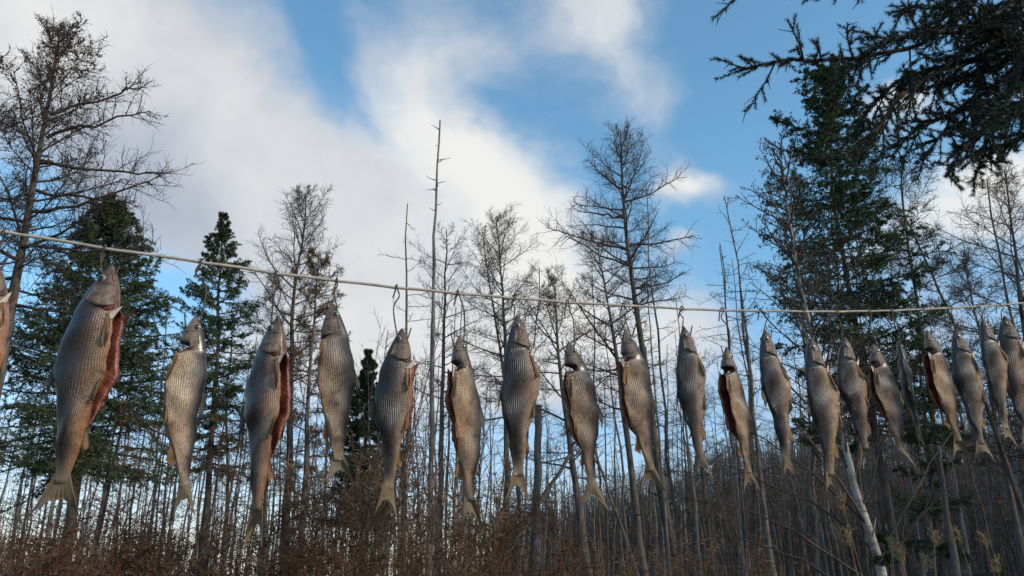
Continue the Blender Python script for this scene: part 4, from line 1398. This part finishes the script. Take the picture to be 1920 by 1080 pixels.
def make_fish(d, idx):
    hx = d['hook']
    R = rope_y(hx)
    hd = on_line(*d['head']); tl = on_line(*d['tail'])
    ax = tl - hd; L = float(np.linalg.norm(ax)); zl = -ax / L
    a = math.radians(d['yaw'])
    sgn = 1 if d['belly'] == 'R' else -1
    xl = np.array((sgn * math.cos(a), -math.sin(a), 0.0))
    xl = xl - np.dot(xl, zl) * zl; xl /= np.linalg.norm(xl)
    yl = np.cross(zl, xl)
    near = 1 if yl[1] < 0 else -1                  # the side that faces the viewer
    wpx = d['w']; Lpx = math.hypot(d['head'][0] - d['tail'][0], d['head'][1] - d['tail'][1])
    fat = 0.89 * (wpx / Lpx) / 0.203
    fl = d.get('flare', (0.012, 0.03))
    flare = (fl[0], fl[1]) if near > 0 else (fl[1], fl[0])
    f = Fish(L, fat * d.get('fat', 1.0), d.get('thick', 0.86), d.get('bend', 0.0) + BEND[idx], d.get('throat', 0.0), d.get('corner', 0.0), d.get('cav', 0.8), flare, 800 + idx)
    M = Matrix(((xl[0], yl[0], zl[0], hd[0]), (xl[1], yl[1], zl[1], hd[1]), (xl[2], yl[2], zl[2], hd[2]), (0, 0, 0, 1)))
    root = thing('fish', (0, 0, 0), d['label'], 'fish', 'fish hung along the rope')
    root.matrix_world = M
    tint = d.get('tint', (1, 1, 1))

    def part(nm, me, parent=root):
        o = link(nm, me, parent); o.color = (*tint, 0.5 + DARK[idx]); return o
    part('body', f.body())
    fatk = f.fat
    # gill covers
    for sd in (1, -1):
        r = np.linspace(0, 1, 9)[:, None]; c = np.linspace(0, 1, 11)[None]
        ph = np.radians(30) + np.radians(92) * c + 0 * r
        rear = 0.172 + 0.020 * np.sin(math.pi * c) - 0.012 * c
        ts = 0.088 + (rear - 0.088) * r
        lift = (0.0015 + 0.011 * r ** 2 * (1 + 0.8 * f.throat)) * np.sin(np.clip(c * math.pi, 0.25, 2.9)) ** 0.5
        part('gill_cover', f.patch('gill_cover', ts, ph, sd, lift * np.ones_like(ts), M_cover))
        # the red gill edge that shows below the cover
        r = np.linspace(0, 1, 4)[:, None]
        rear2 = rear + 0.016
        ts = rear - 0.02 + (rear2 - rear + 0.02) * r
        ph = np.radians(26) + np.radians(58) * c + 0 * r
        part('gill', f.patch('gill', ts, ph, sd, 0.0022 * (1 - r * 0.6) * np.ones_like(ts), M_gill))
        # upper jaw bone
        r = np.linspace(0, 1, 4)[:, None]; c = np.linspace(0, 1, 8)[None]
        ts = 0.012 + 0.062 * c + 0 * r
        ph = np.radians(62 - 22 * c) + np.radians(16) * (r - 0.5)
        part('jaw', f.patch('jaw', ts, ph, sd, 0.003 * np.sin(math.pi * r) * np.ones_like(ts), M_cover))
        # eye
        p = f.surf(0.066, math.radians(112), sd)
        ctr = np.array((f.centre(0.066) * L, f.sway(0.066) * L, -0.066 * L))
        n = (p - ctr) * np.array((0.35, 1, 0)); n /= np.linalg.norm(n)
        e = part('eye', lens_mesh('eye', p - n * 0.003 * L, n, 0.0205 * L, 0.009 * L, M_iris))
        part('pupil', lens_mesh('pupil', p + n * 0.0035 * L, n, 0.0130 * L, 0.0035 * L, M_pupil), e)
        # paired fins
        k = np.linspace(0, 1, 7)
        b = f.surf(0.205 + 0.010 * k, np.radians(36 + 16 * k), sd)
        out = np.array((0.02, 0.03 * sd, 0)) * L
        tip = f.surf(0.292 + 0.055 * np.sin(math.pi * (0.15 + 0.7 * k)), np.radians(34 + 20 * k), sd) + out * 0.35
        part('pectoral_fin', f.fin('pectoral_fin', b, tip, M_fin_amber))
        b = f.surf(0.465 + 0.02 * k, np.radians(30 + 8 * k), sd)
        tip = f.surf(0.545 + 0.02 * k, np.radians(22 + 16 * k), sd) + np.array((0.008, 0.012 * sd, 0)) * L
        part('pelvic_fin', f.fin('pelvic_fin', b, tip, M_fin_amber))
    # the pale tips of the cut belly wall
    for sd in (1, -1):
        flk = flare[0] if sd > 0 else flare[1]
        r = np.linspace(0, 1, 7)[:, None]; c = np.linspace(0, 1, 6)[None]
        b0 = f.surf(np.full(6, 0.235), np.radians(np.linspace(24, 62, 6)), sd)
        tipp = f.surf(0.178, math.radians(20), sd) + np.array((0.030 * fatk + flk * 0.8, 0.008 * sd, 0.0)) * L
        if f.throat < 0.3: tipp = tipp - np.array((0.012, 0, 0.0)) * L
        spread = np.linspace(-0.5, 0.5, 6)[:, None] * np.array((-0.012, 0.004 * sd, -0.010)) * L
        part('belly_flap', f.fin('belly_flap', b0, tipp + spread, M_white if sd == near else M_flesh, 7, 0.001, 0.0))
    # single fins
    k = np.linspace(0, 1, 9)
    b = f.surf(0.375 + 0.095 * k, math.pi - 0.02 + 0 * k, 1)
    hgt = np.array((-1, 0, 0)) * L
    tip = b + hgt * (0.022 - 0.012 * k)[:, None] + np.array((0, 0, -1)) * L * (0.085 - 0.03 * k)[:, None]
    part('dorsal_fin', f.fin('dorsal_fin', b, tip, M_fin_dark))
    b = f.surf(0.70 + 0.02 * k, math.pi - 0.02 + 0 * k, 1)
    tip = b + hgt * 0.016 + np.array((0, 0, -1)) * L * (0.035 - 0.012 * k)[:, None]
    part('adipose_fin', f.fin('adipose_fin', b, tip, M_fin))
    b = f.surf(0.645 + 0.075 * k, 0.02 + 0 * k, 1)
    tip = b - hgt * (0.022 - 0.012 * k)[:, None] + np.array((0, 0, -1)) * L * (0.075 - 0.035 * k)[:, None]
    part('anal_fin', f.fin('anal_fin', b, tip, M_fin_amber))
    # forked tail
    m = 19
    k = np.linspace(-1, 1, m)
    w0 = 0.025 * fatk
    b = np.stack([f.centre(0.842) * L + k * w0 * L, np.full(m, f.sway(0.81) * L), np.full(m, -0.812 * L)], 1)
    sp = d.get('tailw', 0.062)
    ln = 0.188 * (0.50 + 0.50 * np.abs(k) ** 1.3)
    tip = np.stack([f.centre(0.93) * L + (np.sign(k) * np.abs(k) ** 0.75 * sp * 1.1 + d.get('taild', 0.0)) * L, f.sway(0.95) * L + 0.012 * L * np.sin(k * 2 + idx), -(0.812 + ln) * L], 1)
    ca, sa = math.cos(f.tw * 0.9), math.sin(f.tw * 0.9)
    for q in (b, tip):
        ox, oy = f.centre(0.86) * L, f.sway(0.86) * L
        x, y = q[:, 0] - ox, q[:, 1] - oy
        q[:, 0], q[:, 1] = ox + x * ca - y * sa, oy + x * sa + y * ca
    part('tail_fin', f.fin('tail_fin', b, tip, M_fin, 11, 0.006, 0.035))

    # the wire hook
    ins = M @ Vector(f.surf(0.040, math.radians(150), near) * 0.96)
    E = np.array(ins)
    up = R + np.array((0, 0, 0.0056))
    sgnx = d.get('hs', 1)
    t = unit(RP[8] - RP[6]); n = np.array((-t[1], t[0], 0)); n /= np.linalg.norm(n)
    rng = np.random.default_rng(900 + idx)
    H = R[2] - E[2]
    back = R + n * 0.008
    fr = R - n * 0.0075
    wig = rng.normal(0, 0.006, 2)
    mid = E + (fr - E) * 0.55 + np.array((wig[0] + d.get('wig', 0.0), 0, 0))
    mid2 = E + (fr - E) * 0.80 + np.array((wig[1] - d.get('wig', 0.0), 0, 0))
    toward = M.to_3x3() @ Vector((1, 0, 0))
    tw = np.array(toward)
    pts = [back - np.array((0.004 * sgnx, 0, 0.020 + 0.01 * rng.random())), back + np.array((0, 0, -0.004)), up + n * 0.003, up - n * 0.004, fr + np.array((0, 0, -0.004)), mid2, mid, E,
           E - np.array((0, 0, 0.018)) + tw * 0.006, E + tw * 0.020 - np.array((0, 0, 0.012)), E + tw * 0.028 + np.array((0, 0, 0.016))]
    P = catmull(pts, 5)
    g = Geo(); g.tubes(P[None] - R, 0.0017, 0.0015, 7)
    ho = link('wire_hook', g.mesh('wire_hook', M_hook)); ho.location = tuple(R)
    tag(ho, d['hlabel'], 'hook', 'wire hooks on the rope')
    return L


DARK = [0, .05, -.15, .07, -.12, .06, -.15, .07, -.09, -.12, .05, -.12, .03, .0, .05, -.02, .05, -.12, .03, .0, .0]
BEND = np.random.default_rng(77).normal(0, 0.011, 21)
ORD = ['first', 'second', 'third', 'fourth', 'fifth', 'sixth', 'seventh', 'eighth', 'ninth', 'tenth', 'eleventh', 'twelfth', 'thirteenth', 'fourteenth', 'fifteenth', 'sixteenth', 'seventeenth', 'eighteenth', 'nineteenth', 'twentieth']
G, S, B, P_ = (1, 1, 1), (1.42, 1.44, 1.42), (0.84, 0.71, 0.58), (1.0, 0.88, 0.84)
FISH = [
    dict(hook=8, head=(-10, 484), tail=(-62, 890), w=84, belly='R', yaw=-14, cav=.0, tint=(1.05, .98, .98), label='greyish fish mostly cut off by the left edge of the picture'),
    dict(hook=197, head=(207, 498), tail=(98, 985), w=118, belly='R', yaw=-4, tint=B, flare=(.008, .040), tailw=.09, bend=-.004, label='largest fish, brown and heavily scaled, first whole one from the left'),
    dict(hook=376, head=(366, 592), tail=(346, 974), w=82, belly='L', yaw=14, tint=S, throat=.95, flare=(.006, .035), hs=2, wig=.010, tailw=.045, label='bright silver fish with gaping throat, second whole one from the left'),
    dict(hook=517, head=(520, 592), tail=(480, 1026), w=94, belly='R', yaw=14, tint=P_, flare=(.004, .028), tailw=.05, label='dark fish with reddish open belly, third whole one from the left'),
    dict(hook=631, head=(626, 570), tail=(640, 916), w=78, belly='L', yaw=2, tint=(.95, .93, .90), flare=(.006, .02), tailw=.07, label='grey fish with one pale tail lobe, fourth whole one from the left'),
    dict(hook=743, head=(752, 616), tail=(722, 972), w=80, belly='R', yaw=-4, tint=(.86, .84, .80), flare=(.010, .03), tailw=.055, label='dark-backed fish with wide round eye, fifth whole one from the left'),
    dict(hook=858, head=(862, 629), tail=(884, 996), w=66, belly='L', yaw=22, tint=(1.12, 1.04, .92), throat=.7, flare=(.010, .03), tailw=.05, label='slim tan fish with slit belly facing left, sixth whole one'),
    dict(hook=964, head=(970, 591), tail=(968, 946), w=76, belly='R', yaw=-20, tint=(.88, .88, .86), corner=.75, tailw=.06, label='dark blue-backed fish with straight pale tail, seventh whole one'),
    dict(hook=1064, head=(1068, 640), tail=(1116, 962), w=68, belly='L', yaw=8, tint=(.92, .90, .88), throat=.95, tailw=.085, taild=.02, label='grey fish with gaping throat and tail flicked right, eighth whole one'),
    dict(hook=1168, head=(1172, 619), tail=(1224, 932), w=68, belly='L', yaw=8, tint=(.98, .93, .88), flare=(.006, .03), throat=.3, tailw=.075, taild=.01, label='grey-brown fish with yellowish tail, ninth whole one from the left'),
    dict(hook=1278, head=(1283, 612), tail=(1316, 902), w=58, belly='R', yaw=-12, tint=(.96, .95, .95), corner=.3, tailw=.06, label='slate fish on a tall bare hook, tenth whole one from the left'),
    dict(hook=1353, head=(1362, 650), tail=(1416, 930), w=56, belly='L', yaw=26, tint=(1.05, 1.03, .98), throat=1.0, flare=(.006, .045), tailw=.06, label='pale fish with torn red throat, eleventh whole one from the left'),
    dict(hook=1426, head=(1434, 618), tail=(1481, 906), w=58, belly='R', yaw=-22, tint=(.95, .95, .95), corner=.6, tailw=.05, label='smooth slate fish with notched belly, twelfth whole one from the left'),
    dict(hook=1506, head=(1521, 634), tail=(1564, 938), w=64, belly='R', yaw=-18, tint=(1.05, .97, .86), corner=1.0, tailw=.05, label='tan fish with sharp jutting belly corner, thirteenth whole one'),
    dict(hook=1568, head=(1583, 632), tail=(1632, 880), w=56, belly='R', yaw=-12, tint=(.95, .88, .88), corner=.5, tailw=.06, label='violet-grey fish with red gill edge, fourteenth whole one'),
    dict(hook=1628, head=(1637, 645), tail=(1696, 880), w=54, belly='L', yaw=4, tint=(.82, .80, .86), tailw=.085, throat=.4, label='bluish fish with spread yellow tail, fifteenth whole one'),
    dict(hook=1670, head=(1684, 638), tail=(1727, 842), w=50, belly='R', yaw=-68, tint=(.85, .86, .84), tailw=.05, label='narrow fish seen from its dark back, sixteenth whole one'),
    dict(hook=1728, head=(1737, 619), tail=(1806, 866), w=56, belly='L', yaw=12, tint=(1.08, 1.0, .90), tailw=.075, flare=(.008, .03), throat=.5, label='pale fish with orange belly and amber tail, seventeenth whole one'),
    dict(hook=1781, head=(1793, 616), tail=(1847, 872), w=54, belly='R', yaw=-6, tint=(.92, .87, .85), tailw=.07, label='speckled grey fish with dark eye, eighteenth whole one'),
    dict(hook=1832, head=(1843, 597), tail=(1894, 842), w=54, belly='R', yaw=-24, tint=(.95, .92, .86), corner=.6, tailw=.065, label='brownish fish with humped belly, second from the right edge'),
    dict(hook=1872, head=(1884, 592), tail=(1936, 845), w=58, belly='R', yaw=12, tint=(1.05, .84, .74), flare=(.006, .04), label='reddish fish cut by the right edge of the picture'),
]
for i, d in enumerate(FISH):
    if i == 0: d['hlabel'] = 'wire hook at the left edge holding the cut-off fish'
    elif i == 20: d['hlabel'] = 'wire hook nearest the right edge of the picture'
    else: d['hlabel'] = 'wire hook holding the %s whole fish from the left' % ORD[i - 1]
    L = make_fish(d, i)
    print('fish', i, round(L, 3))
